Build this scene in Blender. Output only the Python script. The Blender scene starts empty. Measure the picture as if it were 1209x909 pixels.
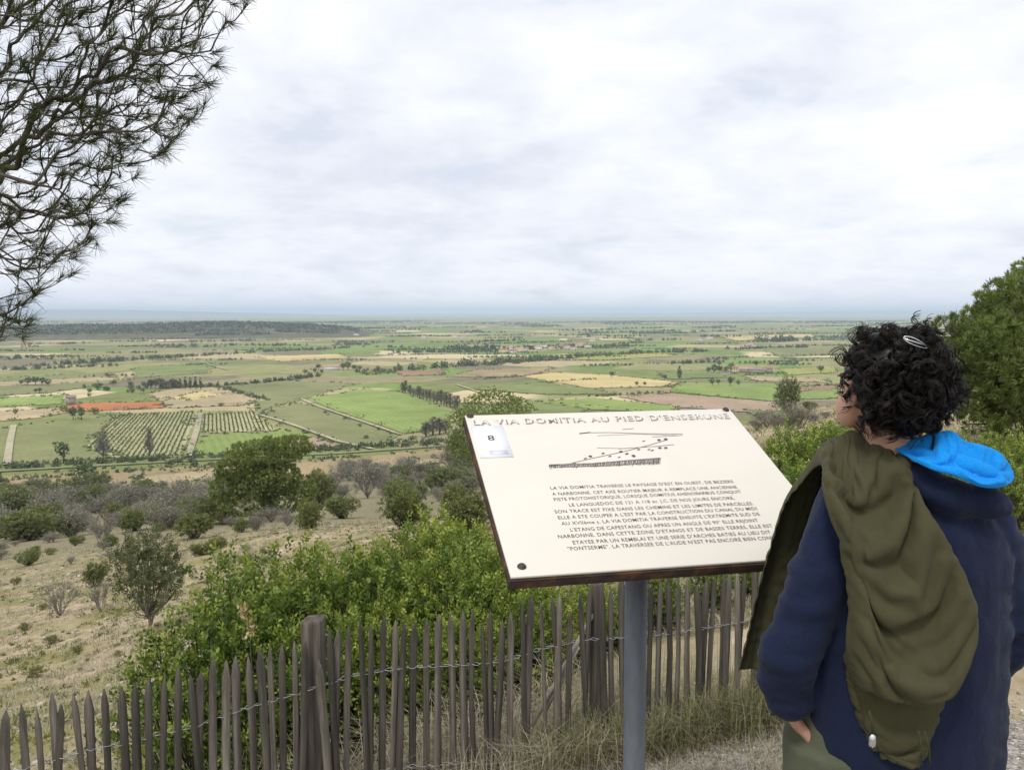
import bpy, bmesh, math, random
import numpy as np
from mathutils import Vector, Matrix

S = bpy.context.scene
COL = S.collection
PI = math.pi
rad = math.radians

# ------------------------------------------------------------------ camera
F = 1000.0                      # focal length in pixels of a 1209 x 909 picture
PITCH = math.atan(84.5 / F)
CAMZ = 1.65
cam_d = bpy.data.cameras.new('camera')
cam_d.sensor_width = 36.0
cam_d.lens = 36.0 * F / 1209.0
cam_d.clip_start = 0.05
cam_d.clip_end = 90000.0
cam = bpy.data.objects.new('camera', cam_d)
COL.objects.link(cam)
cam.location = (0, 0, CAMZ)
cam.rotation_euler = (PI / 2 - PITCH, 0, 0)
S.camera = cam

# ------------------------------------------------------------------ sky and sun
SUN_EL, SUN_AZ = 60.0, 205.0     # degrees; azimuth clockwise from +Y
world = bpy.data.worlds.new('World')
S.world = world
world.use_nodes = True
wt = world.node_tree
wt.nodes.clear()
def wn(t, **kw):
    n = wt.nodes.new(t)
    for k, v in kw.items():
        setattr(n, k, v)
    return n
def wmath(op, a, b=None, c=None):
    n = wn('ShaderNodeMath', operation=op)
    for i, v in enumerate((a, b, c)):
        if v is None: continue
        if isinstance(v, (int, float)): n.inputs[i].default_value = v
        else: wt.links.new(v, n.inputs[i])
    return n.outputs[0]
w_out = wn('ShaderNodeOutputWorld')
sky = wn('ShaderNodeTexSky', sky_type='NISHITA', sun_disc=False)
sky.sun_elevation = rad(SUN_EL)
sky.sun_rotation = rad(SUN_AZ)
sky.air_density = 1.0; sky.dust_density = 1.5; sky.ozone_density = 1.0
bg_sky = wn('ShaderNodeBackground')
bg_sky.inputs['Strength'].default_value = 0.12
wt.links.new(sky.outputs[0], bg_sky.inputs['Color'])
tc = wn('ShaderNodeTexCoord')
sep = wn('ShaderNodeSeparateXYZ')
wt.links.new(tc.outputs['Generated'], sep.inputs[0])
dz = wmath('ADD', wmath('MAXIMUM', sep.outputs['Z'], 0.0), 0.24)
cx = wmath('DIVIDE', sep.outputs['X'], dz)
cy = wmath('DIVIDE', sep.outputs['Y'], dz)
comb = wn('ShaderNodeCombineXYZ')
wt.links.new(cx, comb.inputs[0]); wt.links.new(cy, comb.inputs[1])
def wnoise(scale, detail, rough, dist, off):
    m = wn('ShaderNodeMapping')
    m.inputs['Location'].default_value = off
    wt.links.new(comb.outputs[0], m.inputs['Vector'])
    n = wn('ShaderNodeTexNoise')
    n.inputs['Scale'].default_value = scale
    n.inputs['Detail'].default_value = detail
    n.inputs['Roughness'].default_value = rough
    n.inputs['Distortion'].default_value = dist
    wt.links.new(m.outputs[0], n.inputs['Vector'])
    return n.outputs[0]
n_big = wnoise(0.85, 6, 0.55, 0.25, (3.1, 1.7, 0.0))
n_mid = wnoise(2.3, 7, 0.55, 0.35, (7.3, 2.2, 1.0))
n_fine = wnoise(6.0, 6, 0.6, 0.2, (1.3, 9.2, 2.0))
shade = wmath('ADD', wmath('ADD', wmath('MULTIPLY', n_big, 0.42), wmath('MULTIPLY', n_mid, 0.40)), wmath('MULTIPLY', n_fine, 0.18))
ramp = wn('ShaderNodeValToRGB')
wt.links.new(shade, ramp.inputs[0])
cr = ramp.color_ramp
cr.elements[0].position = 0.38; cr.elements[0].color = (0.72, 0.755, 0.845, 1)
cr.elements[1].position = 0.575; cr.elements[1].color = (0.97, 0.975, 1.01, 1)
e = cr.elements.new(0.455); e.color = (0.82, 0.85, 0.92, 1)
e = cr.elements.new(0.515); e.color = (0.90, 0.92, 0.985, 1)
bg_cl = wn('ShaderNodeBackground')
wt.links.new(ramp.outputs[0], bg_cl.inputs['Color'])
bg_cl.inputs['Strength'].default_value = 0.82
# cloud cover: nearly closed, thin gaps
cov = wn('ShaderNodeMapRange', interpolation_type='SMOOTHSTEP')
wt.links.new(n_mid, cov.inputs[0])
cov.inputs[1].default_value = 0.28; cov.inputs[2].default_value = 0.44
cov.inputs[3].default_value = 0.80; cov.inputs[4].default_value = 1.0
mixs = wn('ShaderNodeMixShader')
wt.links.new(cov.outputs[0], mixs.inputs[0])
wt.links.new(bg_sky.outputs[0], mixs.inputs[1])
wt.links.new(bg_cl.outputs[0], mixs.inputs[2])
wt.links.new(mixs.outputs[0], w_out.inputs['Surface'])

sun_d = bpy.data.lights.new('sun', 'SUN')
sun_d.energy = 1.5
sun_d.angle = rad(14)
sun_d.color = (1.0, 0.965, 0.91)
sun = bpy.data.objects.new('sun', sun_d)
COL.objects.link(sun)
_se, _sa = rad(SUN_EL), rad(SUN_AZ)
_sdir = Vector((math.cos(_se) * math.sin(_sa), math.cos(_se) * math.cos(_sa), math.sin(_se)))
sun.rotation_euler = _sdir.to_track_quat('Z', 'Y').to_euler()
sun.location = _sdir * 60

S.view_settings.view_transform = 'Standard'
S.view_settings.look = 'None'
S.view_settings.exposure = 0.42
S.view_settings.gamma = 1.0
S.view_settings.use_curve_mapping = False
S.render.engine = 'CYCLES'
S.cycles.max_bounces = 6
S.cycles.diffuse_bounces = 3
S.cycles.glossy_bounces = 2
S.cycles.transmission_bounces = 3
S.cycles.transparent_max_bounces = 6
S.cycles.volume_bounces = 3
S.cycles.use_denoising = True
S.cycles.use_adaptive_sampling = True

# ------------------------------------------------------------------ helpers
RNG = np.random.default_rng(7)
random.seed(7)

def tag(o, label=None, cat=None, group=None, kind=None):
    if label: o['label'] = label
    if cat: o['category'] = cat
    if group: o['group'] = group
    if kind: o['kind'] = kind
    return o

def empty(name, loc=(0, 0, 0), rz=0.0, label=None, cat=None, group=None):
    o = bpy.data.objects.new(name, None)
    COL.objects.link(o)
    o.location = loc
    o.rotation_euler = (0, 0, rz)
    o.empty_display_size = 0.1
    tag(o, label, cat, group)
    return o

def mesh_np(name, V, Fs, mats, smooth=False, tint=None, matidx=None):
    """V (n,3); Fs: one (m,k) index array or a list of them; tint: per-vertex float."""
    me = bpy.data.meshes.new(name)
    V = np.asarray(V, dtype=np.float32)
    if not isinstance(Fs, list): Fs = [Fs]
    Fs = [np.asarray(f, dtype=np.int32) for f in Fs if len(f)]
    me.vertices.add(len(V))
    me.vertices.foreach_set('co', V.ravel())
    loops = np.concatenate([f.ravel() for f in Fs])
    sizes = np.concatenate([np.full(len(f), f.shape[1], np.int32) for f in Fs])
    starts = np.concatenate([[0], np.cumsum(sizes)[:-1]]).astype(np.int32)
    me.loops.add(len(loops))
    me.loops.foreach_set('vertex_index', loops)
    me.polygons.add(len(sizes))
    me.polygons.foreach_set('loop_start', starts)
    me.polygons.foreach_set('loop_total', sizes)
    if smooth:
        me.polygons.foreach_set('use_smooth', np.ones(len(sizes), bool))
    if not isinstance(mats, (list, tuple)): mats = [mats]
    for m in mats: me.materials.append(m)
    if matidx is not None:
        me.polygons.foreach_set('material_index', np.asarray(matidx, np.int32))
    if tint is not None:
        a = me.attributes.new('tint', 'FLOAT', 'POINT')
        a.data.foreach_set('value', np.asarray(tint, np.float32))
    me.update(calc_edges=True)
    me.validate()
    return me

def obj(name, me, parent=None, loc=None):
    o = bpy.data.objects.new(name, me)
    COL.objects.link(o)
    if parent is not None: o.parent = parent
    if loc is not None: o.location = loc
    return o

def copy_tree(o, parent=None):
    c = o.copy()
    COL.objects.link(c)
    c.parent = parent
    for ch in list(o.children): copy_tree(ch, c)
    return c

class MB:
    """collects vertices, faces and a per-vertex tint"""
    def __init__(self): self.V = []; self.F = {}; self.T = []; self.n = 0
    def add(self, V, F, tint=0.5):
        V = np.asarray(V, float).reshape(-1, 3)
        F = np.asarray(F, int)
        self.V.append(V)
        self.F.setdefault(F.shape[1], []).append(F + self.n)
        t = np.asarray(tint, float)
        self.T.append(np.full(len(V), float(t)) if t.ndim == 0 else t)
        self.n += len(V)
        return self
    def box(self, lo, hi, tint=0.5, M=None):
        x0, y0, z0 = lo; x1, y1, z1 = hi
        V = np.array([[x0,y0,z0],[x1,y0,z0],[x1,y1,z0],[x0,y1,z0],[x0,y0,z1],[x1,y0,z1],[x1,y1,z1],[x0,y1,z1]], float)
        if M is not None: V = V @ np.array(M.to_3x3()).T + np.array(M.translation)
        return self.add(V, [[3,2,1,0],[4,5,6,7],[0,1,5,4],[1,2,6,5],[2,3,7,6],[3,0,4,7]], tint)
    def tube(self, pts, rads, sides=6, tint=0.5, cap=True):
        V, F = tube_np(pts, rads, sides)
        self.add(V, F, tint)
        if cap:
            n = len(pts)
            self.F.setdefault(sides, []).append(np.array([list(range(self.n - len(V), self.n - len(V) + sides))[::-1],
                                                          list(range(self.n - sides, self.n))]))
        return self
    def mesh(self, name, mat, smooth=False):
        V = np.concatenate(self.V)
        return mesh_np(name, V, [np.concatenate(f) for f in self.F.values()], mat, smooth, np.concatenate(self.T))
    def build(self, name, mat, parent=None, smooth=False, loc=None):
        return obj(name, self.mesh(name, mat, smooth), parent, loc)

def unit(v):
    v = np.asarray(v, float)
    return v / np.maximum(np.linalg.norm(v, axis=-1, keepdims=True), 1e-9)

def tube_np(pts, rads, sides=6):
    pts = np.asarray(pts, float); n = len(pts)
    rads = np.broadcast_to(np.asarray(rads, float), (n,))
    t = np.gradient(pts, axis=0); t = unit(t)
    ref = np.array([0.31, 0.22, 0.93]) if abs(t[:, 2]).mean() < 0.9 else np.array([0.95, 0.3, 0.1])
    a = unit(np.cross(t, ref)); b = np.cross(t, a)
    ang = np.arange(sides) * 2 * PI / sides
    V = pts[:, None] + rads[:, None, None] * (a[:, None] * np.cos(ang)[None, :, None] + b[:, None] * np.sin(ang)[None, :, None])
    i = np.arange(n - 1)[:, None]; j = np.arange(sides)[None]
    F = np.stack([i * sides + j, i * sides + (j + 1) % sides, (i + 1) * sides + (j + 1) % sides, (i + 1) * sides + j], -1).reshape(-1, 4)
    return V.reshape(-1, 3), F

def tubes_batch(P, R, sides=3):
    """P (k,n,3) polylines, R (k,n) radii -> verts, faces of all tubes"""
    k, n = P.shape[:2]
    t = unit(np.gradient(P, axis=1))
    ref = np.array([0.31, 0.22, 0.93])
    a = unit(np.cross(t, ref)); b = np.cross(t, a)
    ang = np.arange(sides) * 2 * PI / sides
    V = P[:, :, None] + R[:, :, None, None] * (a[:, :, None] * np.cos(ang)[None, None, :, None] + b[:, :, None] * np.sin(ang)[None, None, :, None])
    kk = np.arange(k)[:, None, None] * n * sides; i = np.arange(n - 1)[None, :, None]; j = np.arange(sides)[None, None]
    F = np.stack([kk + i * sides + j, kk + i * sides + (j + 1) % sides, kk + (i + 1) * sides + (j + 1) % sides, kk + (i + 1) * sides + j], -1).reshape(-1, 4)
    return V.reshape(-1, 3), F

def _hash(ix, iy, iz, seed):
    h = (ix * 374761393 + iy * 668265263 + iz * 2147483647 + seed * 1274126177) & 0xFFFFFFFF
    h = ((h ^ (h >> 13)) * 1274126177) & 0xFFFFFFFF
    h = ((h ^ (h >> 16)) * 2246822519) & 0xFFFFFFFF
    return ((h ^ (h >> 15)) & 0xFFFFFF) / float(0xFFFFFF)

def vn(P, scale=1.0, seed=0, oct=1):
    """value noise in [-1,1] at points P (n,3) or (n,2)"""
    P = np.asarray(P, float)
    if P.shape[-1] == 2: P = np.concatenate([P, np.zeros(P.shape[:-1] + (1,))], -1)
    out = 0; amp = 1; tot = 0
    for o in range(oct):
        q = P * scale * 2 ** o + 17.3 * o
        i = np.floor(q).astype(np.int64); f = q - i; f = f * f * (3 - 2 * f)
        r = 0
        for dx in (0, 1):
            for dy in (0, 1):
                for dz_ in (0, 1):
                    w = (f[..., 0] if dx else 1 - f[..., 0]) * (f[..., 1] if dy else 1 - f[..., 1]) * (f[..., 2] if dz_ else 1 - f[..., 2])
                    r = r + w * _hash(i[..., 0] + dx, i[..., 1] + dy, i[..., 2] + dz_, seed + o)
        out = out + amp * (r * 2 - 1); tot += amp; amp *= 0.5
    return out / tot

def ray(px, py):
    dx = (px - 604.5) / F; dy = (454.5 - py) / F
    c, s = math.cos(PITCH), math.sin(PITCH)
    return np.array([dx, c + dy * s, -s + dy * c])
def at(px, py, Y):
    r = ray(px, py)
    return np.array([0, 0, CAMZ]) + r * (Y / r[1])
PLAIN = -60.0
def pl(px, py, z=PLAIN):
    r = ray(px, py)
    return np.array([0, 0, CAMZ]) + r * ((z - CAMZ) / r[2])

# ------------------------------------------------------------------ materials
def new_mat(name):
    m = bpy.data.materials.new(name)
    m.use_nodes = True
    nt = m.node_tree
    b = nt.nodes['Principled BSDF']
    b.inputs['Roughness'].default_value = 0.8
    b.inputs['Specular IOR Level'].default_value = 0.25
    return m, nt, b
def nd(nt, t, **kw):
    n = nt.nodes.new(t)
    for k, v in kw.items(): setattr(n, k, v)
    return n
def ramp_node(nt, fac, stops):
    r = nd(nt, 'ShaderNodeValToRGB')
    while len(r.color_ramp.elements) > 1: r.color_ramp.elements.remove(r.color_ramp.elements[-1])
    r.color_ramp.elements[0].position = stops[0][0]; r.color_ramp.elements[0].color = (*stops[0][1], 1)
    for p, c in stops[1:]:
        e = r.color_ramp.elements.new(p); e.color = (*c, 1)
    nt.links.new(fac, r.inputs[0])
    return r.outputs[0]
def coords(nt, scale=(1, 1, 1), space='Object', rot=(0, 0, 0)):
    if space == 'World':
        g = nd(nt, 'ShaderNodeNewGeometry').outputs['Position']
    else:
        g = nd(nt, 'ShaderNodeTexCoord').outputs[space]
    m = nd(nt, 'ShaderNodeMapping')
    m.inputs['Scale'].default_value = scale
    m.inputs['Rotation'].default_value = rot
    nt.links.new(g, m.inputs[0])
    return m.outputs[0]
def noise_node(nt, vec, scale, detail=4, rough=0.55, dist=0.0):
    n = nd(nt, 'ShaderNodeTexNoise')
    n.inputs['Scale'].default_value = scale; n.inputs['Detail'].default_value = detail
    n.inputs['Roughness'].default_value = rough; n.inputs['Distortion'].default_value = dist
    nt.links.new(vec, n.inputs['Vector'])
    return n.outputs[0]
def mixc(nt, fac, a, b, mode='MIX'):
    n = nd(nt, 'ShaderNodeMix', data_type='RGBA', blend_type=mode)
    for sock, v in ((n.inputs[0], fac), (n.inputs[6], a), (n.inputs[7], b)):
        if isinstance(v, (int, float)): sock.default_value = v
        elif isinstance(v, (tuple, list)): sock.default_value = (*v, 1)
        else: nt.links.new(v, sock)
    return n.outputs[2]
def mathn(nt, op, a, b=None):
    n = nd(nt, 'ShaderNodeMath', operation=op)
    for i, v in enumerate((a, b)):
        if v is None: continue
        if isinstance(v, (int, float)): n.inputs[i].default_value = v
        else: nt.links.new(v, n.inputs[i])
    return n.outputs[0]
def bump(nt, b, h, strength, dist=0.01):
    n = nd(nt, 'ShaderNodeBump')
    n.inputs['Strength'].default_value = strength; n.inputs['Distance'].default_value = dist
    nt.links.new(h, n.inputs['Height'])
    nt.links.new(n.outputs[0], b.inputs['Normal'])

def simple_mat(name, c, rough=0.7, spec=0.3, var=0.15, scale=8.0, metal=0.0, bumps=0.0, bscale=40.0, space='Object'):
    m, nt, b = new_mat(name)
    v = coords(nt, space=space)
    n = noise_node(nt, v, scale, 5)
    lo = tuple(max(0, x * (1 - var)) for x in c); hi = tuple(min(1, x * (1 + var)) for x in c)
    nt.links.new(ramp_node(nt, n, [(0.3, lo), (0.7, hi)]), b.inputs['Base Color'])
    b.inputs['Roughness'].default_value = rough
    b.inputs['Specular IOR Level'].default_value = spec
    b.inputs['Metallic'].default_value = metal
    if bumps: bump(nt, b, noise_node(nt, v, bscale, 4), bumps, 0.004)
    return m

def leaf_mat(name, stops, trans=0.25, rough=0.55, spec=0.3, objvar=0.25):
    """stops over the per-leaf tint; each object also shifts a little"""
    m, nt, b = new_mat(name)
    a = nd(nt, 'ShaderNodeAttribute', attribute_name='tint')
    oi = nd(nt, 'ShaderNodeObjectInfo')
    f = mathn(nt, 'ADD', a.outputs['Fac'], mathn(nt, 'MULTIPLY', mathn(nt, 'SUBTRACT', oi.outputs['Random'], 0.5), objvar))
    c = ramp_node(nt, f, stops)
    nt.links.new(c, b.inputs['Base Color'])
    b.inputs['Roughness'].default_value = rough
    b.inputs['Specular IOR Level'].default_value = spec
    if trans:
        t = nd(nt, 'ShaderNodeBsdfTranslucent')
        nt.links.new(mixc(nt, 1.0, c, (1.0, 1.0, 0.55), 'MULTIPLY'), t.inputs['Color'])
        mx = nd(nt, 'ShaderNodeMixShader')
        mx.inputs[0].default_value = trans
        nt.links.new(b.outputs[0], mx.inputs[1]); nt.links.new(t.outputs[0], mx.inputs[2])
        nt.links.new(mx.outputs[0], nt.nodes['Material Output'].inputs['Surface'])
    return m

def tint_mat(name, stops, rough=0.85, spec=0.2, vscale=None):
    """matte material whose colour follows the per-vertex tint plus a little noise"""
    m, nt, b = new_mat(name)
    a = nd(nt, 'ShaderNodeAttribute', attribute_name='tint')
    f = a.outputs['Fac']
    if vscale:
        n = noise_node(nt, coords(nt), vscale, 5, 0.6)
        f = mathn(nt, 'ADD', f, mathn(nt, 'MULTIPLY', mathn(nt, 'SUBTRACT', n, 0.5), 0.5))
    nt.links.new(ramp_node(nt, f, stops), b.inputs['Base Color'])
    b.inputs['Roughness'].default_value = rough
    b.inputs['Specular IOR Level'].default_value = spec
    return m

MAT = {}
MAT['bark'] = simple_mat('bark', (0.105, 0.085, 0.07), 0.95, 0.1, 0.5, 14, bumps=0.8, bscale=30)
MAT['twig_grey'] = tint_mat('twig_grey', [(0, (0.10, 0.088, 0.072)), (0.5, (0.24, 0.215, 0.185)), (1, (0.40, 0.37, 0.32))])
MAT['twig_dark'] = tint_mat('twig_dark', [(0, (0.035, 0.028, 0.022)), (1, (0.10, 0.085, 0.07))])
MAT['far_leaf'] = leaf_mat('far_leaf', [(0, (0.055, 0.08, 0.036)), (0.5, (0.10, 0.135, 0.055)), (1, (0.165, 0.205, 0.08))], 0.1, objvar=0.4)
MAT['far_dark'] = leaf_mat('far_dark', [(0, (0.050, 0.072, 0.040)), (1, (0.125, 0.155, 0.075))], 0.1)
MAT['pine_leaf'] = leaf_mat('pine_leaf', [(0, (0.065, 0.092, 0.03)), (0.5, (0.175, 0.225, 0.066)), (1, (0.33, 0.375, 0.125))], 0.36)
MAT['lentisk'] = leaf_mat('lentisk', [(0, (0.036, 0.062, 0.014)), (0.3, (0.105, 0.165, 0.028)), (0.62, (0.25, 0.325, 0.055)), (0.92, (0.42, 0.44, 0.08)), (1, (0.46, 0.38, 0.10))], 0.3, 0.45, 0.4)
MAT['garrigue'] = leaf_mat('garrigue', [(0, (0.075, 0.092, 0.03)), (0.5, (0.175, 0.20, 0.07)), (1, (0.30, 0.32, 0.125))], 0.36)
MAT['olive_leaf'] = leaf_mat('olive_leaf', [(0, (0.07, 0.085, 0.035)), (0.5, (0.135, 0.155, 0.075)), (1, (0.23, 0.25, 0.135))], 0.25)
MAT['grey_leaf'] = leaf_mat('grey_leaf', [(0, (0.12, 0.125, 0.075)), (0.5, (0.235, 0.23, 0.15)), (1, (0.36, 0.345, 0.25))], 0.1)
MAT['dry_grass'] = leaf_mat('dry_grass', [(0, (0.15, 0.125, 0.08)), (0.5, (0.33, 0.29, 0.20)), (1, (0.55, 0.49, 0.36))], 0.2, objvar=0.1)
MAT['green_grass'] = leaf_mat('green_grass', [(0, (0.06, 0.075, 0.02)), (0.5, (0.13, 0.14, 0.045)), (1, (0.26, 0.25, 0.10))], 0.25, objvar=0.1)
MAT['needle'] = leaf_mat('needle', [(0, (0.022, 0.032, 0.010)), (0.6, (0.058, 0.072, 0.018)), (1, (0.13, 0.12, 0.035))], 0.2, objvar=0)
# ------------------------------------------------------------------ hillside (height by azimuth and distance)
_prof = {   # azimuth degrees (0 = +Y, positive to +X): (distance, height)
    -75: [(0, 0), (2, -.2), (4, -1.0), (10, -3.4), (19, -6.2), (45, -12.5), (100, -25), (300, -60.6), (520, -61.5)],
    -27: [(0, 0), (1.5, -.1), (3.5, -.85), (6, -1.9), (10, -3.3), (19, -5.7), (45, -10.7), (100, -22), (290, -60.6), (520, -61.5)],
    -14: [(0, 0), (2, -.1), (3.6, -.72), (6, -1.5), (10, -2.5), (19, -4.4), (45, -10), (100, -22), (290, -60.6), (520, -61.5)],
    0: [(0, 0), (2, -.02), (4, -.52), (6, -1.0), (10, -1.8), (19, -3.5), (45, -9), (100, -21), (290, -60.6), (520, -61.5)],
    18: [(0, 0), (2, 0), (4, -.36), (8, -.75), (15, -1.3), (60, -4.8), (80, -7.5), (120, -19), (240, -46), (330, -60.6), (520, -61.5)],
    30: [(0, 0), (4, -.25), (8, -.4), (15, -.4), (60, -2.2), (90, -6), (140, -20), (280, -50), (380, -60.6), (520, -61.5)],
    75: [(0, 0), (4, -.05), (15, .1), (60, -1), (120, -8), (300, -45), (440, -60.6), (520, -61.5)],
    180: [(0, 0), (15, .1), (60, -.6), (150, -8), (300, -40), (440, -60.6), (520, -61.5)],
}
_AZ = np.arange(-180, 181, 3.0)
_LR = np.linspace(math.log(0.3), math.log(520), 160)
_keys = sorted(_prof)
_rows = {k: np.interp(np.exp(_LR), [p[0] for p in _prof[k]], [p[1] for p in _prof[k]]) for k in _keys}
_rows[-180] = _rows[180]
_keys = sorted(_rows)
_tab = np.array([[np.interp(a, _keys, [_rows[k][j] for k in _keys]) for j in range(len(_LR))] for a in _AZ])
_ker = np.exp(-0.5 * (np.arange(-6, 7) / 2.6) ** 2); _ker /= _ker.sum()
_pad = np.pad(_tab, ((0, 0), (6, 6)), mode='edge')
_tab = np.stack([np.convolve(r, _ker, mode='valid') for r in _pad])
_padz = np.concatenate([_tab[-7:-1], _tab, _tab[1:7]])
_ker2 = np.exp(-0.5 * (np.arange(-6, 7) / 1.0) ** 2); _ker2 /= _ker2.sum()
_tab = np.stack([np.convolve(_padz[:, j], _ker2, mode='valid') for j in range(_tab.shape[1])], 1)

def hz(x, y):
    x = np.asarray(x, float); y = np.asarray(y, float)
    r = np.maximum(np.hypot(x, y), 0.31)
    a = np.degrees(np.arctan2(x, y))
    fa = np.clip((a + 180) / 3.0, 0, len(_AZ) - 1.001); fr = np.clip((np.log(r) - _LR[0]) / (_LR[1] - _LR[0]), 0, len(_LR) - 1.001)
    ia = fa.astype(int); ir = fr.astype(int); fa = fa - ia; fr = fr - ir
    z = (_tab[ia, ir] * (1 - fa) * (1 - fr) + _tab[ia + 1, ir] * fa * (1 - fr) + _tab[ia, ir + 1] * (1 - fa) * fr + _tab[ia + 1, ir + 1] * fa * fr)
    P = np.stack([x, y], -1)
    w = np.clip((r - 2) / 12, 0, 1)
    z = z + vn(P, 1 / 11.0, 3, 3) * 0.55 * w + vn(P, 1 / 1.3, 5, 3) * 0.045 * np.clip(r / 4, 0.3, 1.5) + vn(P, 1 / 0.28, 8, 2) * 0.013
    return z
def hz1(x, y): return float(hz(np.array([x]), np.array([y]))[0])

def hill(px, py, rmax=420.0):
    """first point of the hillside under a picture position"""
    d = ray(px, py)
    t = np.exp(np.linspace(math.log(1.5), math.log(rmax), 900))
    P = np.array([0, 0, CAMZ]) + d[None] * t[:, None]
    below = P[:, 2] < hz(P[:, 0], P[:, 1])
    if not below.any(): return hill(px, py + 2, rmax)
    p = P[int(np.argmax(below))]
    p[2] = hz1(p[0], p[1])
    return p

def hillside():
    az = np.concatenate([np.arange(-50, 50, 0.45), np.arange(50, 310, 4.0)])
    r = np.exp(np.linspace(math.log(0.35), math.log(515), 210))
    A, R_ = np.meshgrid(np.radians(az), r, indexing='ij')
    X, Y = R_ * np.sin(A), R_ * np.cos(A)
    V = np.stack([X, Y, hz(X, Y)], -1).reshape(-1, 3)
    n, m = len(az), len(r)
    i = np.arange(n)[:, None]; j = np.arange(m - 1)[None]
    Q = np.stack([i * m + j, ((i + 1) % n) * m + j, ((i + 1) % n) * m + j + 1, i * m + j + 1], -1).reshape(-1, 4)
    V = np.concatenate([V, [[0, 0, 0]]])
    c = len(V) - 1
    T = np.stack([np.full(n, c), ((np.arange(n) + 1) % n) * m, np.arange(n) * m], -1)
    m_, nt, b = new_mat('dry_hillside_soil')
    v = coords(nt, space='World')
    n1 = noise_node(nt, v, 0.35, 6, 0.62, 0.4)
    n2 = noise_node(nt, v, 3.2, 6, 0.65)
    n3 = noise_node(nt, v, 34.0, 5, 0.7)
    soil = ramp_node(nt, n2, [(0.28, (0.26, 0.20, 0.12)), (0.48, (0.40, 0.32, 0.205)), (0.62, (0.51, 0.42, 0.29)), (0.75, (0.62, 0.55, 0.43))])
    grass = ramp_node(nt, n3, [(0.3, (0.17, 0.16, 0.06)), (0.7, (0.34, 0.30, 0.135))])
    gm = nd(nt, 'ShaderNodeMapRange'); nt.links.new(n1, gm.inputs[0])
    gm.inputs[1].default_value = 0.42; gm.inputs[2].default_value = 0.56
    c1 = mixc(nt, gm.outputs[0], soil, grass)
    # grey-brown scrub litter on the lower slope
    g = nd(nt, 'ShaderNodeNewGeometry')
    sx = nd(nt, 'ShaderNodeSeparateXYZ'); nt.links.new(g.outputs['Position'], sx.inputs[0])
    lm = nd(nt, 'ShaderNodeMapRange'); nt.links.new(sx.outputs['Z'], lm.inputs[0])
    lm.inputs[1].default_value = -9.0; lm.inputs[2].default_value = -17.0
    litter = ramp_node(nt, n2, [(0.3, (0.16, 0.145, 0.08)), (0.7, (0.31, 0.27, 0.17))])
    c2 = mixc(nt, lm.outputs[0], c1, litter)
    # trodden gravel round the sign
    vl = nd(nt, 'ShaderNodeVectorMath', operation='LENGTH'); nt.links.new(g.outputs['Position'], vl.inputs[0])
    rm = nd(nt, 'ShaderNodeMapRange', interpolation_type='SMOOTHSTEP'); nt.links.new(mathn(nt, 'ADD', vl.outputs['Value'], mathn(nt, 'MULTIPLY', n2, 1.0)), rm.inputs[0])
    rm.inputs[1].default_value = 4.6; rm.inputs[2].default_value = 5.4
    vo = nd(nt, 'ShaderNodeTexVoronoi'); vo.inputs['Scale'].default_value = 75.0; nt.links.new(v, vo.inputs['Vector'])
    sepc = nd(nt, 'ShaderNodeSeparateColor'); nt.links.new(vo.outputs['Color'], sepc.inputs[0])
    grav = ramp_node(nt, sepc.outputs[0], [(0.0, (0.17, 0.15, 0.125)), (0.5, (0.34, 0.31, 0.27)), (0.85, (0.46, 0.43, 0.385)), (1.0, (0.62, 0.6, 0.56))])
    c3 = mixc(nt, rm.outputs[0], grav, c2)
    nt.links.new(c3, b.inputs['Base Color'])
    b.inputs['Roughness'].default_value = 0.95; b.inputs['Specular IOR Level'].default_value = 0.1
    bump(nt, b, n3, 0.7, 0.03)
    o = obj('hillside', mesh_np('hillside', V, [Q, T], m_, True))
    tag(o, 'dry stony hillside falling away to the plain', kind='structure')
    return o
hillside()

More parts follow.
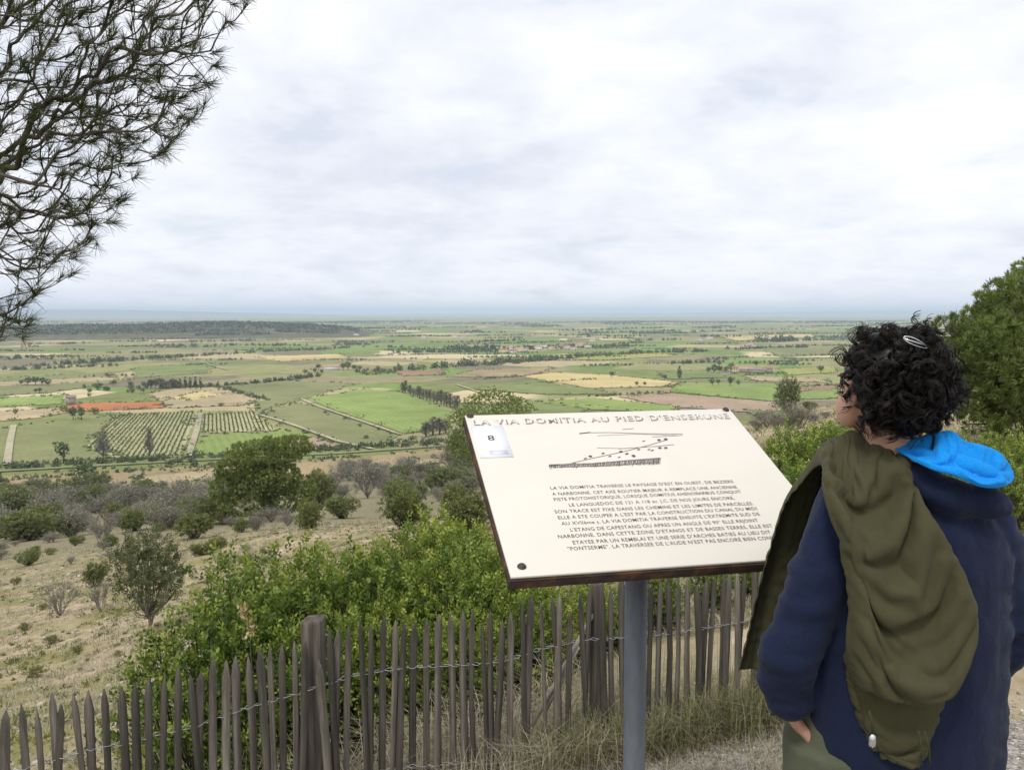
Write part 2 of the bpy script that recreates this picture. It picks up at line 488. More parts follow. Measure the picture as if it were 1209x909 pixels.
# ------------------------------------------------------------------ plain and fields
def plain():
    az = np.arange(0, 360, 3.0); r = np.concatenate([np.linspace(60, 1000, 12), np.exp(np.linspace(math.log(1100), math.log(34000), 40))])
    A, R_ = np.meshgrid(np.radians(az), r, indexing='ij')
    V = np.stack([R_ * np.sin(A), R_ * np.cos(A), np.full(A.shape, PLAIN)], -1).reshape(-1, 3)
    n, m = len(az), len(r)
    i = np.arange(n)[:, None]; j = np.arange(m - 1)[None]
    Q = np.stack([i * m + j, ((i + 1) % n) * m + j, ((i + 1) % n) * m + j + 1, i * m + j + 1], -1).reshape(-1, 4)
    m_, nt, b = new_mat('far_farmland')
    def patches(sx, sy, rot, seed):
        v = coords(nt, (sx, sy, 1), 'World', (0, 0, rot))
        vo = nd(nt, 'ShaderNodeTexVoronoi', distance='CHEBYCHEV'); vo.inputs['Scale'].default_value = 1.0
        vo.inputs['Randomness'].default_value = 0.85
        nt.links.new(v, vo.inputs['Vector'])
        s = nd(nt, 'ShaderNodeSeparateColor'); nt.links.new(vo.outputs['Color'], s.inputs[0])
        return s.outputs[seed]
    p1 = patches(1 / 190.0, 1 / 120.0, 0.25, 0)
    p2 = patches(1 / 85.0, 1 / 210.0, 0.25, 1)
    pal = [(0.0, (0.105, 0.135, 0.045)), (0.16, (0.15, 0.17, 0.07)), (0.3, (0.085, 0.14, 0.038)), (0.42, (0.19, 0.175, 0.10)), (0.52, (0.12, 0.15, 0.055)),
           (0.64, (0.14, 0.125, 0.085)), (0.74, (0.10, 0.165, 0.045)), (0.84, (0.29, 0.245, 0.155)), (0.91, (0.11, 0.125, 0.06)), (0.96, (0.38, 0.32, 0.21)), (1.0, (0.13, 0.17, 0.06))]
    pal = [(p_, tuple(min(.6, x * k_) for x, k_ in zip(c_, (1.95, 1.68, 1.85) if c_[1] >= c_[0] else (1.5, 1.48, 1.4)))) for p_, c_ in pal]
    c1 = ramp_node(nt, p1, pal); c2 = ramp_node(nt, p2, pal)
    for c in (c1, c2): c.node.color_ramp.interpolation = 'CONSTANT'
    nb = noise_node(nt, coords(nt, space='World'), 0.004, 2)
    sel = nd(nt, 'ShaderNodeMapRange'); nt.links.new(nb, sel.inputs[0]); sel.inputs[1].default_value = 0.48; sel.inputs[2].default_value = 0.52
    c = mixc(nt, sel.outputs[0], c1, c2)
    nf = noise_node(nt, coords(nt, space='World'), 0.05, 5, 0.65)
    c = mixc(nt, 1.0, c, ramp_node(nt, nf, [(0.3, (0.72, 0.74, 0.70)), (0.7, (1.2, 1.18, 1.15))]), 'MULTIPLY')
    nt.links.new(c, b.inputs['Base Color'])
    b.inputs['Roughness'].default_value = 1.0; b.inputs['Specular IOR Level'].default_value = 0.05
    o = obj('plain', mesh_np('plain', V, Q, m_))
    tag(o, 'wide flat farmland plain stretching to the horizon', kind='structure')
plain()

def field_mat(name, c, c2=None, rows=0.0, rot=0.0, var=0.22):
    m, nt, b = new_mat(name)
    v = coords(nt, space='World')
    n1 = noise_node(nt, v, 0.035, 5, 0.6); n2 = noise_node(nt, v, 0.5, 5, 0.65)
    c2 = c2 or tuple(x * 1.25 for x in c)
    gr = c[1] >= c[0]
    c = tuple(x * k_ for x, k_ in zip(c, (1.55, 1.32, 1.5) if gr else (1.16, 1.18, 1.12))); c2 = tuple(x * k_ for x, k_ in zip(c2, (1.65, 1.42, 1.6) if gr else (1.2, 1.22, 1.16)))
    base = ramp_node(nt, n1, [(0.3, c), (0.7, c2)])
    base = mixc(nt, 1.0, base, ramp_node(nt, noise_node(nt, v, 0.011, 4, .6), [(0.3, (.82, .84, .82)), (0.7, (1.16, 1.14, 1.10))]), 'MULTIPLY')
    base = mixc(nt, 1.0, base, ramp_node(nt, n2, [(0.25, (1 - var,) * 3), (0.75, (1 + var,) * 3)]), 'MULTIPLY')
    if rows:
        w = nd(nt, 'ShaderNodeTexWave', wave_type='BANDS', bands_direction='X')
        w.inputs['Scale'].default_value = 0.314 / rows; w.inputs['Distortion'].default_value = 0.6
        nt.links.new(coords(nt, space='World', rot=(0, 0, rot)), w.inputs['Vector'])
        base = mixc(nt, 1.0, base, ramp_node(nt, w.outputs[0], [(0.2, (0.93, 0.95, 0.93)), (0.8, (1.06, 1.05, 1.05))]), 'MULTIPLY')
    nt.links.new(base, b.inputs['Base Color'])
    b.inputs['Roughness'].default_value = 1.0; b.inputs['Specular IOR Level'].default_value = 0.05
    return m
FM = {
    'green': field_mat('crop_green', (0.105, 0.15, 0.05), (0.145, 0.19, 0.07), 4.0, 0.3),
    'bright': field_mat('crop_bright_green', (0.125, 0.195, 0.05), (0.165, 0.235, 0.07), 4.0, -0.4),
    'dull': field_mat('crop_dull_green', (0.12, 0.15, 0.06), (0.15, 0.175, 0.075), 3.5, 0.8),
    'olive': field_mat('rough_pasture', (0.15, 0.155, 0.075), (0.24, 0.205, 0.11)),
    'tan': field_mat('bare_tan_soil', (0.30, 0.235, 0.15), (0.36, 0.29, 0.19)),
    'stubble': field_mat('yellow_stubble', (0.40, 0.315, 0.155), (0.46, 0.37, 0.20)),
    'pink': field_mat('pinkish_ploughed_soil', (0.275, 0.20, 0.15), (0.32, 0.24, 0.18)),
    'red': field_mat('orange_ploughed_soil', (0.36, 0.14, 0.07), (0.40, 0.17, 0.08)),
    'brown': field_mat('red_brown_soil', (0.24, 0.15, 0.11), (0.28, 0.18, 0.13)),
    'vine_soil': field_mat('vineyard_soil', (0.34, 0.31, 0.19), (0.42, 0.375, 0.24)),
    'vine_green': field_mat('vineyard_green', (0.11, 0.145, 0.055), (0.165, 0.19, 0.08), 2.2, 0.15),
    'track': field_mat('pale_track', (0.30, 0.265, 0.19), (0.38, 0.34, 0.255)),
    'road': field_mat('old_road', (0.17, 0.165, 0.12), (0.23, 0.215, 0.165)),
    'yellowgreen': field_mat('yellow_green_crop', (0.19, 0.22, 0.06), (0.23, 0.26, 0.08)),
}
_layer = [0]
EDGES = []
def field(kind, pts, label, z=None, name='field'):
    W = np.array([pl(*p) for p in pts])
    W0 = np.concatenate([W, W[:1]])
    W = np.concatenate([W0[i_] + (W0[i_ + 1] - W0[i_]) * np.linspace(0, 1, 14, endpoint=False)[:, None] for i_ in range(len(W))])
    W[:, :2] += RNG.normal(0, .0016, (len(W), 2)) * np.linalg.norm(W, axis=1, keepdims=True)
    EDGES.append(W.copy())
    _layer[0] += 1
    W[:, 2] = PLAIN + (0.10 + 0.013 * _layer[0] if z is None else z)
    o = obj(name, mesh_np(name, W, np.arange(len(W))[None, ::-1], FM[kind]))
    me = o.data
    if me.polygons[0].normal.z < 0: me.flip_normals()
    tag(o, label, kind='structure')
    return o
field('olive', [(-60, 600), (-60, 566), (130, 556), (262, 548), (420, 540), (520, 530), (640, 520), (700, 560), (500, 590), (250, 600)], 'rough tan-green pasture at the foot of the slope')
field('tan', [(150, 566), (262, 553), (265, 563), (190, 574)], 'ochre patch in the pasture at the foot of the slope')
field('tan', [(395, 556), (470, 545), (560, 538), (520, 556), (420, 570)], 'ochre patch in the pasture beside the canal')
field('vine_green', [(-40, 512), (27, 502), (136, 491), (104, 527), (146, 543), (5, 551), (-50, 554)], 'dark green vineyard corner beside the striped vines')
VY1 = [(136, 491), (232, 487), (212, 539), (146, 543), (104, 527)]
v1 = field('vine_soil', VY1, 'vineyard of pale soil with long straight vine rows')
VY2 = [(240, 490), (298, 487), (326, 508), (238, 512)]
v2 = field('vine_soil', VY2, 'smaller vineyard beside the long striped one')
field('bright', [(238, 514), (351, 508), (369, 515), (331, 523), (298, 535), (226, 538)], 'bright green field beside the striped vineyard')
field('pink', [(334, 522), (369, 516), (412, 529), (360, 532)], 'bare pinkish patch beside the bright green field')
field('dull', [(305, 489), (352, 474), (470, 515), (440, 528), (415, 528)], 'dull green vineyard between two pale tracks')
field('dull', [(262, 456), (330, 449), (420, 453), (360, 471), (303, 487), (298, 474)], 'grey-green crop beyond the pale tracks')
field('bright', [(360, 471), (430, 459), (474, 463), (537, 488), (529, 503), (478, 513)], 'bright green field beside the bare poplar row')
field('green', [(545, 500), (538, 486), (560, 476), (640, 474), (700, 480), (650, 505)], 'green field behind the round dark pine')
field('red', [(66, 482), (96, 476), (192, 475), (193, 482), (122, 485), (80, 487)], 'orange-red ploughed field')
field('tan', [(175, 466), (205, 459), (258, 457), (311, 472), (285, 479), (198, 482), (192, 475)], 'bare tan field beside the orange field')
field('stubble', [(200, 470), (240, 462), (262, 466), (222, 474)], 'yellowish stubble strip in the tan field')
field('tan', [(-20, 487), (66, 482), (80, 487), (43, 494), (-20, 499)], 'bare tan strip beside the orange field')
field('bright', [(-20, 472), (75, 466), (72, 477), (-20, 482)], 'green strip beside the stone hut')
field('green', [(159, 433), (251, 430), (246, 441), (159, 446)], 'green field in the middle of the plain')
field('dull', [(-20, 448), (120, 440), (150, 450), (60, 464), (-20, 468)], 'grey-green field on the middle plain')
field('stubble', [(304, 421), (400, 418), (412, 423), (330, 427)], 'pale yellow strip of stubble')
field('tan', [(-20, 452), (120, 446), (165, 447), (90, 452), (-20, 457)], 'narrow tan strip on the middle plain')
field('brown', [(466, 438), (525, 437), (522, 443), (476, 444)], 'red-brown ploughed patch')
field('olive', [(530, 445), (560, 437), (650, 434), (640, 440), (610, 445)], 'pale olive field beyond the ploughed patch')
field('stubble', [(618, 445), (655, 440), (720, 443), (802, 452), (790, 456), (700, 459)], 'long yellow stubble field')
field('bright', [(635, 475), (700, 470), (800, 480), (800, 488), (700, 484)], 'bright green strip behind the board')
field('pink', [(730, 469), (793, 465), (912, 475), (925, 488), (880, 487), (798, 481)], 'pinkish ploughed field beyond the board')
field('bright', [(793, 463), (800, 452), (911, 453), (990, 456), (990, 470), (911, 474)], 'bright green field in front of the cream farmhouse')
field('tan', [(880, 444), (978, 448), (978, 452), (890, 450)], 'tan strip beside the farm')
field('yellowgreen', [(920, 436), (985, 433), (990, 440), (930, 443)], 'yellow-green strip beyond the farm')
field('brown', [(930, 458), (1000, 454), (1000, 459), (941, 463)], 'brown ploughed strip beyond the small tree')
field('green', [(880, 484), (930, 488), (960, 500), (900, 500)], 'green verge below the ploughed field')
field('green', [(640, 452), (700, 460), (730, 466), (640, 466), (560, 460)], 'green field beside the long stubble field')
field('yellowgreen', [(630, 420), (780, 417), (800, 421), (700, 426)], 'pale green field near the village')
field('stubble', [(850, 398), (960, 394), (960, 398), (870, 402)], 'pale far strip of stubble')
field('green', [(780, 440), (850, 436), (860, 446), (790, 448)], 'green field beside the farm tree belt')
field('dull', [(900, 412), (985, 408), (1000, 418), (920, 422)], 'grey-green far field behind the farm')

def strip(kind, pts, w, label, name, z):
    W = np.array([pl(*p) for p in pts]); W[:, 2] = 0
    # resample
    t = unit(np.gradient(W, axis=0)); nrm = np.stack([-t[:, 1], t[:, 0], 0 * t[:, 0]], -1)
    V = np.concatenate([W + nrm * w / 2, W - nrm * w / 2]); V[:, 2] = PLAIN + z
    n = len(W); i = np.arange(n - 1)
    o = obj(name, mesh_np(name, V, np.stack([i, i + n, i + n + 1, i + 1], -1), FM[kind]))
    if o.data.polygons[0].normal.z < 0: o.data.flip_normals()
    return tag(o, label, kind='structure')
strip('road', [(-80, 564), (4, 557), (130, 550), (240, 544), (400, 536), (500, 529), (620, 520)], 2.6, 'pale straight road along the foot of the hill', 'road', .64)
strip('track', [(302, 489), (345, 502), (400, 522), (440, 531)], 2.4, 'pale farm track between the vineyards', 'track', .66)
strip('track', [(356, 472), (380, 482), (430, 499), (473, 514)], 2.4, 'pale farm track beside the bright green field', 'track', .68)
strip('track', [(237, 488), (232, 510), (222, 540)], 3.0, 'pale track between the two vineyards', 'track', .70)
strip('track', [(16, 503), (12, 522), (8, 550)], 3.0, 'pale stony track beside the dark vineyard corner', 'track', .72)
strip('track', [(-10, 418), (150, 414), (300, 404), (480, 396)], 4.0, 'far pale road across the plain', 'track', .74)
strip('track', [(236, 427), (268, 437)], 3.0, 'short pale farm road in the middle plain', 'track', .76)
strip('track', [(540, 455), (575, 467)], 2.5, 'pale track beyond the bare poplars', 'track', .78)

# vine rows: each row is a piece of its vineyard
def clip_line(poly, p, d):
    ts = []
    n = len(poly)
    for i in range(n):
        a, b_ = poly[i], poly[(i + 1) % n]
        e_ = b_ - a
        den = d[0] * e_[1] - d[1] * e_[0]
        if abs(den) < 1e-9: continue
        w = a - p
        t = (w[0] * e_[1] - w[1] * e_[0]) / den
        s = (w[0] * d[1] - w[1] * d[0]) / den
        if 0 <= s <= 1: ts.append(t)
    return (min(ts), max(ts)) if len(ts) >= 2 else None
def vine_rows(parent, poly_px, dir_px, spacing):
    poly = np.array([pl(*p)[:2] for p in poly_px])
    d = unit(pl(*dir_px[1])[:2] - pl(*dir_px[0])[:2]); nrm = np.array([-d[1], d[0]])
    pr = poly @ nrm
    zb = parent.data.vertices[0].co.z
    for o_ in np.arange(pr.min() + 1.0, pr.max() - 0.5, spacing):
        p0 = nrm * o_
        c = clip_line(poly, p0, d)
        if c is None or c[1] - c[0] < 8: continue
        k = int((c[1] - c[0]) / 0.95)
        t = np.linspace(c[0] + 1, c[1] - 1, k) + RNG.normal(0, .15, k)
        keep = RNG.random(k) > 0.06; t = t[keep]; k = len(t)
        rows = []
        ctr = np.stack([p0[0] + d[0] * t, p0[1] + d[1] * t, np.full(k, zb + 0.75)], -1)
        ctr = np.repeat(ctr, 3, 0) + RNG.normal(0, 1, (3 * k, 3)) * [0.18, 0.18, 0.22]
        V, Fq, T = quads(ctr, unit(RNG.normal(0, 1, (3 * k, 3))), 0.75, 0.55, RNG)
        o = obj('vine_row', mesh_np('vine_row', V, Fq, MAT['vine'], tint=T), parent)

def quads(C, N, size, width, rng, base=None, tint=None):
    """rhombic leaf faces: centres C, long axis roughly N"""
    k = len(C)
    N = unit(N)
    s = (size * (0.7 + 0.6 * rng.random(k)))[:, None]
    w = (np.broadcast_to(np.asarray(width, float), (k,)) * (0.7 + 0.6 * rng.random(k)))[:, None] if width is not None else s * 0.4
    side = unit(np.cross(N, rng.normal(0, 1, (k, 3))))
    up = np.cross(side, N)
    V = np.stack([C - N * s / 2, C + side * w / 2 + up * w * 0.12, C + N * s / 2, C - side * w / 2 + up * w * 0.12], 1).reshape(-1, 3)
    Fq = np.arange(4 * k).reshape(k, 4)
    t = rng.random(k) if tint is None else tint
    return V, Fq, np.repeat(t, 4)
MAT['vine'] = leaf_mat('vine_leaf', [(0, (0.05, 0.08, 0.02)), (0.5, (0.10, 0.15, 0.035)), (1, (0.17, 0.21, 0.06))], 0.2, objvar=0.1)
vine_rows(v1, VY1, ((232, 487), (212, 539)), 2.15)
vine_rows(v2, VY2, ((240, 490), (238, 512)), 2.15)

# ------------------------------------------------------------------ far hills
def ridge(name, label, r0, r1, az0, az1, hfun, mat, na=160, nr=14):
    A = np.radians(np.linspace(az0, az1, na)); R_ = np.linspace(r0, r1, nr)
    AA, RR = np.meshgrid(A, R_, indexing='ij')
    X, Y = RR * np.sin(AA), RR * np.cos(AA)
    ta = (np.degrees(AA) - az0) / (az1 - az0); tr = (RR - r0) / (r1 - r0)
    Z = PLAIN - 1.5 + hfun(np.degrees(AA), ta, X, Y) * np.sin(PI * np.clip(tr, 0, 1)) ** (1.5 if r0 < 5000 else 0.8)
    V = np.stack([X, Y, Z], -1).reshape(-1, 3)
    i = np.arange(na - 1)[:, None]; j = np.arange(nr - 1)[None]
    Q = np.stack([i * nr + j, (i + 1) * nr + j, (i + 1) * nr + j + 1, i * nr + j + 1], -1).reshape(-1, 4)
    o = obj(name, mesh_np(name, V, Q, mat, True))
    tag(o, label, kind='structure')
    return V.reshape(na, nr, 3)
hill_m = field_mat('wooded_hill', (0.045, 0.058, 0.03), (0.10, 0.105, 0.055), var=0.4)
far_m = field_mat('far_range', (0.06, 0.075, 0.05), (0.09, 0.10, 0.07))
def px2az(px): return math.degrees(math.atan((px - 604.5) / F))
def h_wood(a, ta, X, Y):
    px = 604.5 + F * np.tan(np.radians(a))
    h = np.interp(px, [-250, -60, 60, 150, 200, 240, 300, 360, 400, 425, 450], [22, 25, 25, 26, 31, 36, 34, 30, 22, 12, 0])
    return h + vn(np.stack([X, Y], -1), 1 / 260.0, 4, 3) * 9 * (h > 1)
HW = ridge('hills', 'low wooded hill rising out of the plain', 2150, 3300, px2az(-260), px2az(452), h_wood, hill_m, 220, 16)
ridge('hills', 'pale blue range on the horizon beyond the wooded hill', 19000, 23000, px2az(-300), px2az(420),
      lambda a, ta, X, Y: (118 + 60 * vn(np.stack([X, Y], -1), 1 / 3000.0, 14, 3)) * np.sin(PI * ta) ** 0.5, far_m)
ridge('hills', 'blue mountain range along the far horizon', 25000, 31000, px2az(380), px2az(1700),
      lambda a, ta, X, Y: (92 * np.interp(604.5 + F * np.tan(np.radians(a)), [380, 600, 760, 900, 1050, 1200, 1700], [.35, .75, 1.05, 1.35, 1.6, 1.7, .9]) + 48 * vn(np.stack([X, Y], -1), 1 / 3500.0, 24, 4)) * np.sin(PI * np.clip(ta, 0, 1)) ** 0.3, far_m)
# ------------------------------------------------------------------ vegetation builders
def lobes_points(lobes, n, rng, shell=0.55):
    """points inside a union of ellipsoids, denser towards their skins; returns points, outward normals"""
    vol = np.array([l[3] * l[4] * l[5] for l in lobes]) ** 0.8
    pick = rng.choice(len(lobes), n, p=vol / vol.sum())
    L = np.array(lobes)[pick]
    d = unit(rng.normal(0, 1, (n, 3)))
    rr = (shell + (1 - shell) * rng.random(n))[:, None] ** 0.7
    P = L[:, :3] + d * L[:, 3:6] * rr
    return P, unit(d / L[:, 3:6])

def far_tree_mesh(kind, seed):
    rng = np.random.default_rng(seed)
    if kind == 'round': lobes = [(0, 0, .62, .30, .30, .34)] + [(*(rng.normal(0, .15, 2)), .45 + .4 * rng.random(), .2, .2, .18) for _ in range(6)]; n, s, tr = 230, .12, .03
    elif kind == 'poplar': lobes = [(0, 0, .52, .085, .085, .44), (.02, .01, .4, .10, .10, .28)]; n, s, tr = 170, .10, .02
    elif kind == 'cypress': lobes = [(0, 0, .5, .13, .13, .48), (0, 0, .35, .17, .17, .3)]; n, s, tr = 200, .11, .03
    else: lobes = [(*(rng.normal(0, .28, 2)), .28 + .3 * rng.random(), .30, .30, .27) for _ in range(7)]; n, s, tr = 230, .15, .03
    P, N = lobes_points(lobes, n, rng, 0.5)
    P[:, 2] = np.maximum(P[:, 2], 0.05)
    V, Fq, T = quads(P, unit(N + rng.normal(0, .9, (n, 3))), s, s * .75, rng)
    crown = mesh_np('crown', V, Fq, MAT['far_leaf'], tint=T)
    mb = MB().tube([(0, 0, 0), (.01, 0, .3), (0, .01, .6)], [tr, tr * .8, tr * .3], 5)
    for k in range(3):
        a = rng.random() * 6.28
        mb.tube([(0, 0, .25 + .08 * k), (.1 * math.cos(a), .1 * math.sin(a), .45 + .08 * k)], [tr * .5, tr * .2], 4)
    return crown, mb.mesh('trunk', MAT['bark'])
def bare_tree_mesh(seed, slender=True):
    rng = np.random.default_rng(seed)
    n = 90
    z0 = .12 + .7 * rng.random(n); a = rng.random(n) * 6.28; l = (.16 if slender else .3) * (1.15 - z0)
    P0 = np.stack([0 * z0, 0 * z0, z0], -1)
    P2 = P0 + np.stack([np.cos(a) * l, np.sin(a) * l, l * (1.6 if slender else .9)], -1)
    P1 = (P0 + P2) / 2 + np.stack([np.cos(a) * l * .2, np.sin(a) * l * .2, -l * .1], -1)
    V, Fq = tubes_batch(np.stack([P0, P1, P2], 1), np.broadcast_to([.006, .0045, .003], (n, 3)) * 1.5, 3)
    pts, nn = P2 + rng.normal(0, .02, (n, 3)), unit(P2 - P0)
    mb = MB(); mb.add(V, Fq, rng.random() * .5 + .2)
    crown = mb.mesh('crown', MAT['twig_grey'])
    V2, F2, T2 = quads(np.repeat(P1 * .4 + P2 * .6, 2, 0) + rng.normal(0, .03, (2 * n, 3)), np.repeat(nn, 2, 0), .08, .035, rng)
    leaves = mesh_np('spring_leaf_haze', V2, F2, MAT['grey_leaf'], tint=T2)
    return crown, MB().tube([(0, 0, 0), (.01, .005, .5), (0, 0, .95)], [.02, .014, .004], 5).mesh('trunk', MAT['bark']), leaves

TREE = {k: [far_tree_mesh(k, 10 * i + s) for s in range(3)] for i, k in enumerate(('round', 'poplar', 'cypress', 'bushy'))}
TREE['bare'] = [bare_tree_mesh(70 + s) for s in range(3)]
_tc = [0]
def far_tree(kind, px, py, hpx, label, group=None, name=None, cat='tree', onhill=False, wide=1.0):
    p = hill(px, py) if onhill else pl(px, py)
    dist = math.hypot(p[0], p[1])
    h = hpx / F * math.hypot(dist, p[2] - CAMZ)
    ms = TREE[kind][_tc[0] % 3]; _tc[0] += 1
    root = empty(name or {'round': 'round_tree', 'poplar': 'poplar_tree', 'cypress': 'cypress_tree', 'bushy': 'bushy_tree', 'bare': 'bare_poplar_tree'}[kind],
                 p, RNG.random() * 6.28, label, cat, group)
    root.scale = (h * wide, h * wide, h)
    for nm, me in zip(('crown', 'trunk', 'spring_leaves'), ms): obj(nm, me, root)
    return root

# named trees of the plain: (kind, x, foot, height, label, group)
for px, py, h in ((213, 459, 13), (219, 459.5, 15), (225, 460, 16), (231, 460, 16), (237, 460.5, 15)):
    far_tree('poplar', px, py, h, 'slim dark poplar in a short row beyond the bare tan field', 'poplars beyond the tan field')
for px, py, h in ((86.5, 496, 15), (96, 496, 15)):
    far_tree('round', px, py, h, 'round dark tree, one of two beside the orange-red field', 'pair of round trees', wide=.9)
far_tree('bushy', 112, 489, 9, 'light green bush in front of the orange-red field', name='bush', cat='bush')
far_tree('bushy', 262, 479.5, 5, 'low dark bush alone in the tan field', name='bush', cat='bush')
far_tree('bare', 122, 543, 34, 'tall thin grey-green tree beside the dark green vineyard corner', wide=1.3, name='thin_tree')
far_tree('bare', 177, 541, 36, 'tall thin tree standing against the striped vine rows', wide=.9, name='thin_tree')
far_tree('round', 75, 547, 24, 'pale thin tree beside the road, below the dark vineyard corner')
far_tree('round', 100, 584, 38, 'fresh light green round tree in the pasture at the slope foot', wide=1.15)
far_tree('cypress', 802, 447, 16, 'dark pointed cypress beside the long stubble field')
for px, py, h in ((785, 449, 7), (752, 456, 6), (761, 456, 6), (722, 446, 8)):
    far_tree('round', px, py, h, 'small dark tree along the stubble field', 'small trees along the stubble field', wide=1.2)
for px, py, h in ((841, 455.5, 9), (848, 455, 8), (862, 456, 12), (872, 455.5, 7)):
    far_tree('round', px, py, h, 'dark tree standing in the bright green field before the cream farmhouse', 'trees before the farmhouse', wide=1.0)
far_tree('round', 969, 441, 10, 'dark round tree alone on the yellow-green strip', wide=1.15)
for px, py, h in ((836, 441, 8), (843, 441, 11), (850, 441, 10), (857, 441, 9), (863, 440, 12), (849, 433, 8), (893, 433, 7), (910, 432, 6), (932, 430, 5), (941, 430, 5)):
    far_tree('round', px, py, h, 'dark tree of the belt round the farm buildings', 'trees round the farm', wide=1.1)
for k, u in enumerate(np.linspace(0, 1, 17)):
    far_tree('bare', 476 + 64 * u + RNG.normal(0, .7), 464 + 20 * u + RNG.normal(0, .4), 14 + 4 * u + RNG.normal(0, 1.5), 'grey leafless poplar in the long bare row', 'bare poplars in a long row', wide=1.5)
for px, py, h in ((503, 516, 20), (511, 514, 24), (519, 513, 22), (526, 511, 18)):
    far_tree('bare', px, py, h, 'grey-green thin tree in the clump between the bright field and the pine', 'thin trees beyond the pine', wide=2.2)
for px, py, h in ((433, 518, 6), (424, 504, 5), (408, 495, 4), (384, 488, 4), (447, 508, 5)):
    far_tree('bushy', px, py, h, 'small dark bush along the pale track', 'bushes along the track', name='bush', cat='bush')
for px, py, h in ((488, 521, 9), (462, 526, 8), (300, 541, 8), (210, 548, 9), (158, 547, 10), (225, 549, 10), (200, 551, 11), (345, 535, 8), (540, 516, 12)):
    far_tree('bushy', px, py, h, 'green bush on the verge of the road along the slope foot', 'bushes along the road', name='bush', cat='bush', wide=.9)
for px, py, h in ((25, 455, 6), (33, 455, 9), (42, 455, 10), (50, 455, 9), (57, 456, 8), (42, 464, 5), (47, 464, 6), (18, 490, 6)):
    far_tree('round', px, py, h, 'dark tree in the dense clump by the green strip', 'clump of trees on the middle plain', wide=1.3)
for px, py, h in ((376, 437, 8), (405, 437, 9), (411, 437, 10), (418, 438, 8), (372, 441, 7), (360, 442, 6), (425, 438, 7), (380, 442, 6)):
    far_tree('round', px, py, h, 'dark tree around the long white barn', 'trees round the white barn', wide=1.3)
for k in range(22):
    px = 100 + 88 * RNG.random()
    far_tree('bushy', px, 461 - 3 * (px - 100) / 88 + RNG.normal(0, 4.0), 4 + 4 * RNG.random(), 'small tree of the loose orchard beyond the orange-red field', 'orchard trees beyond the orange field', name='orchard_tree', wide=.9)
for px, h in ((178, 11), (184, 12), (190, 12), (196, 10), (203, 12), (208, 10)):
    far_tree('round', px, 459, h, 'broad dark tree beside the slim poplars', 'broad trees beside the poplars', wide=1.1)

# belts of trees and hedges that read as one mass
def belt(name, label, paths, spread=0.0, mat='far_dark', seed=1):
    rng = np.random.default_rng(seed)
    Vs, Fs, Ts, n0 = [], [], [], 0
    for (x0, y0, x1, y1, hpx, dens) in paths:
        a, b_ = pl(x0, y0), pl(x1, y1)
        dist = np.linalg.norm((a + b_) / 2 - [0, 0, CAMZ]); h = hpx / F * dist
        L = np.linalg.norm(b_ - a); k = max(2, int(L / (h * .55) * dens))
        u = rng.random(k)[:, None]
        C = a + (b_ - a) * u + rng.normal(0, 1, (k, 3)) * [h * .5 + spread, h * .5 + spread, 0]
        hh = h * (.5 + .7 * rng.random(k))
        q = 34
        d = unit(rng.normal(0, 1, (k, q, 3))); d[..., 2] = np.abs(d[..., 2])
        rr = (.45 + .55 * rng.random((k, q)))[..., None]
        P = C[:, None] + d * rr * np.stack([hh * .55, hh * .55, hh], -1)[:, None]
        s = np.repeat(hh * .34, q)
        P = P.reshape(-1, 3)
        N = unit(rng.normal(0, 1, P.shape)); side = unit(np.cross(N, rng.normal(0, 1, P.shape)))
        V = np.stack([P - N * s[:, None] / 2, P + side * s[:, None] * .4, P + N * s[:, None] / 2, P - side * s[:, None] * .4], 1).reshape(-1, 3)
        Vs.append(V); Fs.append(np.arange(len(V)).reshape(-1, 4) + n0); Ts.append(np.repeat(rng.random(len(P)), 4)); n0 += len(V)
    o = obj(name, mesh_np(name, np.concatenate(Vs), np.concatenate(Fs), MAT[mat], tint=np.concatenate(Ts)))
    tag(o, label, 'trees', kind='stuff')
belt('tree_belt', 'dark block of wood on the middle plain', [(522, 413, 594, 412, 6, 1.6), (470, 417, 524, 415, 4, 1.2), (524, 416, 590, 414, 5, 1.2)], 6, seed=2)
belt('tree_belt', 'long belt of trees crossing the middle plain', [(425, 440, 500, 435, 7, 1.3), (500, 435, 600, 429, 8, 1.5), (600, 429, 690, 421, 6, 1.3), (690, 421, 770, 417, 5, 1.1), (430, 442, 470, 440, 4, 1)], 5, 'far_leaf', 3)
belt('hedge', 'dark green hedge along the road at the slope foot', [(-60, 559, 130, 545, 6, 1.6), (130, 545, 300, 537, 6, 1.6), (300, 537, 540, 522, 7, 1.6), (-60, 553, 130, 542, 4, 1.0), (380, 531, 540, 519, 5, 1.2)], 1.2, 'far_leaf', 4)
belt('hedge', 'rough hedge on the near verge of the road', [(-60, 572, 60, 563, 5, 0.8), (60, 563, 240, 551, 4, 0.7), (240, 551, 420, 541, 4, .9), (120, 575, 180, 570, 4, 1)], 1.5, 'far_leaf', 5)
belt('hedge', 'hedge along the edge of the tan field', [(258, 457, 311, 472, 3, 1.2), (185, 459, 262, 456, 5, 1.4), (262, 456, 340, 449, 5, 1.3), (340, 449, 380, 443, 5, 1.2)], 1.5, 'far_dark', 6)
belt('tree_belt', 'belt of trees near the far village houses', [(590, 415, 640, 411, 5, 1.2), (640, 413, 700, 409, 5, 1.0), (700, 411, 740, 408, 4, 1), (560, 404, 620, 402, 3, 1)], 8, 'far_dark', 7)
belt('tree_belt', 'far dark belt of trees beside the grey-green field', [(900, 404, 948, 402, 7, 1.4), (870, 413, 905, 411, 4, 1), (930, 411, 950, 410, 4, 1.2), (740, 417, 840, 415, 5, 1.0), (790, 430, 845, 427, 4, 1)], 6, 'far_dark', 8)
